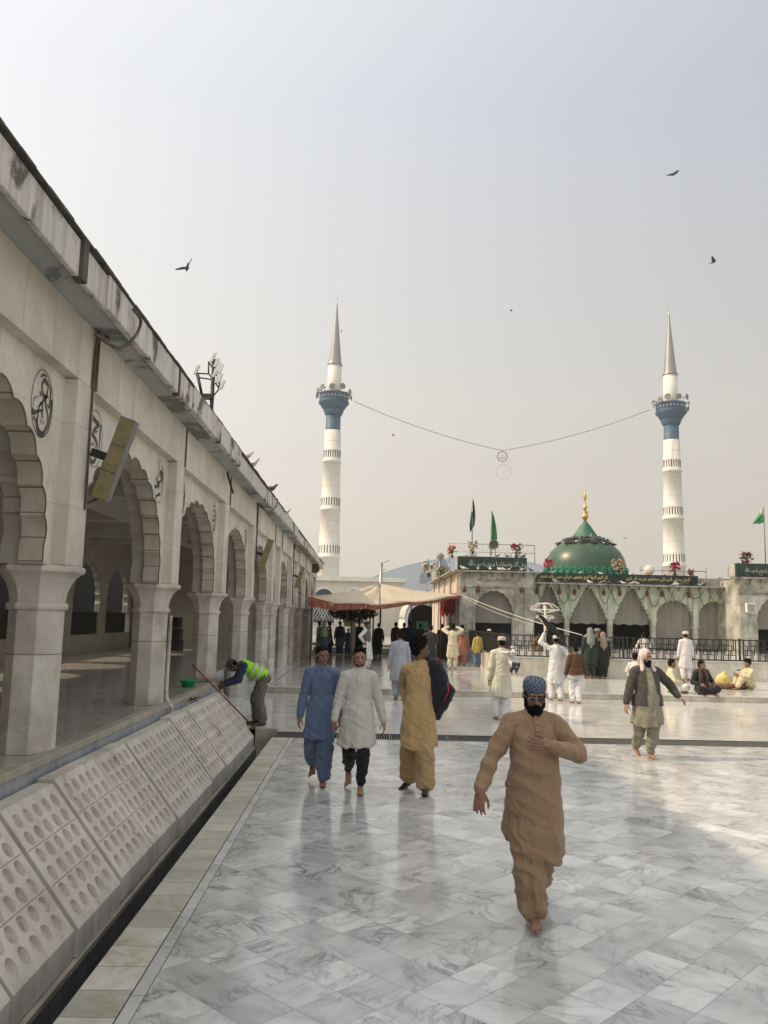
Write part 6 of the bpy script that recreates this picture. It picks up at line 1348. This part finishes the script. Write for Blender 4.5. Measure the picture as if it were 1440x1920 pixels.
loop([(-2.655, 20.2, 2.5), (-2.64, 20.2, 4.68), onx(485, 945, -2.6), onx(503, 960, -2.38), onx(517, 950, -2.28), onx(521, 936, -2.27)], .018, 'dark cable looping under the roof edge above the middle speaker')
loop([(-2.655, 31.0, 2.5), (-2.64, 31.0, 4.68), onx(554, 1028, -2.6), onx(563, 1036, -2.45), onx(573, 1027, -2.3)], .02, 'thin dark cable looping under the far roof edge')
loop([(-2.735, 11.95, 2.02), (-2.735, 11.95, 1.5), (-2.735, 11.95, .95), (-2.70, 11.94, .82), (-2.64, 11.93, .74), (-2.64, 11.93, .66)], .026, 'pale vertical drain pipe down the second arcade column', 'colm', 'drain_pipe')
loop([onx(426, 886, -2.62), onx(430, 900, -2.56), onx(437, 925, -2.50)], .02, 'short dark rod hanging from the soffit near the fourth pilaster', 'iron')
r = empty('flood_lamp', (-2.50, 42.3, 4.45)); r.scale = (.55,)*3; tag(r, 'round caged lamp fixed near the far end of the arcade cornice', 'lamp'); b = MB(); b.rings([[Vector((rr*cos(2*pi*k/20), y, rr*sin(2*pi*k/20))) for k in range(20)] for rr, y in ((.15, .3), (.36, .2), (.40, 0), (.34, -.03), (.1, .1))]); b.build('lamp_bowl', 'slot', r); b = MB(); b.box(-.4, .3, -.02, .3, .36, .43); b.build('bracket', 'iron', r)
# floodlight mast on the roof
bp = ony(396, 775, 24.0); k_ = 24/1555; r = empty('floodlight_mast', (bp.x, 24, 4.98)); tag(r, 'floodlight mast with cluster of lamps and wire basket above the arcade roof', 'floodlight'); top = ony(398, 668, 24).z-4.98
b = MB(); b.tube([(0, 0, 0), (0, 0, top-.1)], .06, 8); b.build('mast', 'iron', r)
def fp(px, py): q = ony(px, py, 24); return Vector((q.x-bp.x, 0, q.z-4.98))
b = MB()
for a_, c_ in (((391, 678), (412, 714)), ((391, 678), (391, 700)), ((391, 700), (410, 727)), ((412, 714), (410, 730)), ((370, 700), (391, 701)), ((372, 708), (400, 712)), ((368, 699), (377, 740)), ((372, 702), (380, 742)), ((412, 728), (398, 745))): b.tube([fp(*a_), fp(*c_)], .022, 4)
b.build('lamp_frame', 'iron', r)
for px, py in ((399, 674), (405, 684), (408, 692), (413, 695), (402, 703), (407, 714), (411, 713), (416, 725), (368, 697)):
    q = fp(px, py); l = MB(); l.rings([[q+Vector((xx+.05, yy, zz_+.10)) for xx, yy in ((-.04, -.05), (.06, -.05), (.06, .05), (-.04, .05))] if zz_ > 0 else [q+Vector((xx-.03, yy, zz_)) for xx, yy in ((-.05, -.06), (.04, -.06), (.04, .06), (-.05, .06))] for zz_ in (-.08, .10)], True, False); o = l.build('floodlight', 'white', r, bevel=.01)
l = MB(); q = fp(386, 744); l.box(q.x-.20, q.x+.22, -.15, .15, q.z-.06, q.z+.06); l.build('control_box', 'iron', r)
# green basin, red broom handle and rag on the ledge
q = onz(356, 1296, HF); r = empty('plastic_basin', (-2.98, 14.6, HF)); tag(r, 'small green plastic basin on the arcade floor near the cleaner', 'basin'); gm_ = mat('green_plastic', (.01, .36, .12), .35)
b = MB(); rs = [[Vector((rr*cos(2*pi*k/24), rr*sin(2*pi*k/24), z)) for k in range(24)] for rr, z in ((.09, 0), (.14, .11), (.155, .115), (.15, .12), (.135, .11), (.085, .012))]; b.rings(rs); b.build('bowl', gm_, r); b = MB(); b.tube([(.15*cos(2*pi*k/24), .15*sin(2*pi*k/24), .117) for k in range(25)], .007, 5); b.build('rim', gm_, r)
a_ = onx(361, 1246, -2.9); c_ = onx(487, 1376, -1.93); r = empty('broom', a_); tag(r, 'long red handled scraper leaning across the end of the perforated panels', 'broom'); b = MB(); dv = Vector((c_.x, 15.52, .02))-a_; b.tube([(0, 0, 0), dv], .014, 8); b.build('handle', mat('red_handle', (.20, .02, .015), .4), r); b = MB(); b.tube([dv-Vector((.0, .14, 0)), dv+Vector((0, .14, 0))], .025, 6); b.build('head', 'wood', r)
b = MB(); b.box(-.25, .20, -.2, .2, 0, .07); o = b.build('stone_slab', 'kerb', None, loc=(-2.82, 15.85, HF+.021), bevel=.01); tag(o, 'loose cream stone slab on the ledge where the cleaner works', 'stone slab')
b = MB(); 
for k in range(6): b.tube([(.12*sin(k*1.3), -.3+.1*k, .03), (.10*cos(k*2.1), -.25+.1*k, .09), (-.08, -.2+.1*k, .03)], .010, 5)
o = remesh(b, 'cable_tangle', 'iron', None, .008, 0); o.location = (-2.64, 13.4, .665); tag(o, 'tangle of black wires lying on top of the panels near the cleaner', 'cable')
r = empty('stacked_chairs', (-6.6, 28.5, HF)); tag(r, 'dark stacked equipment in the shade of the hall against the cross wall', 'equipment'); 
for k in range(3): b = MB(); b.box(-.4+.05*k, .5-.04*k, -.3, .3, .38*k, .36+.38*k); b.build('case', 'iron', r, bevel=.02)

# ------------------------------------------------------------------ haze
hz = MB(); hz.box(-60, 110, -14, 160, -2.0, 60); m, N, L, P = nodes_of('haze'); N.remove(P)
pv = N.new('ShaderNodeVolumePrincipled'); pv.inputs['Color'].default_value = (.93, .93, .93, 1); pv.inputs['Density'].default_value = .0006; pv.inputs['Anisotropy'].default_value = .3
L.new(pv.outputs[0], N['Material Output'].inputs['Volume']); o = hz.build('haze', m); tag(o, kind='stuff')
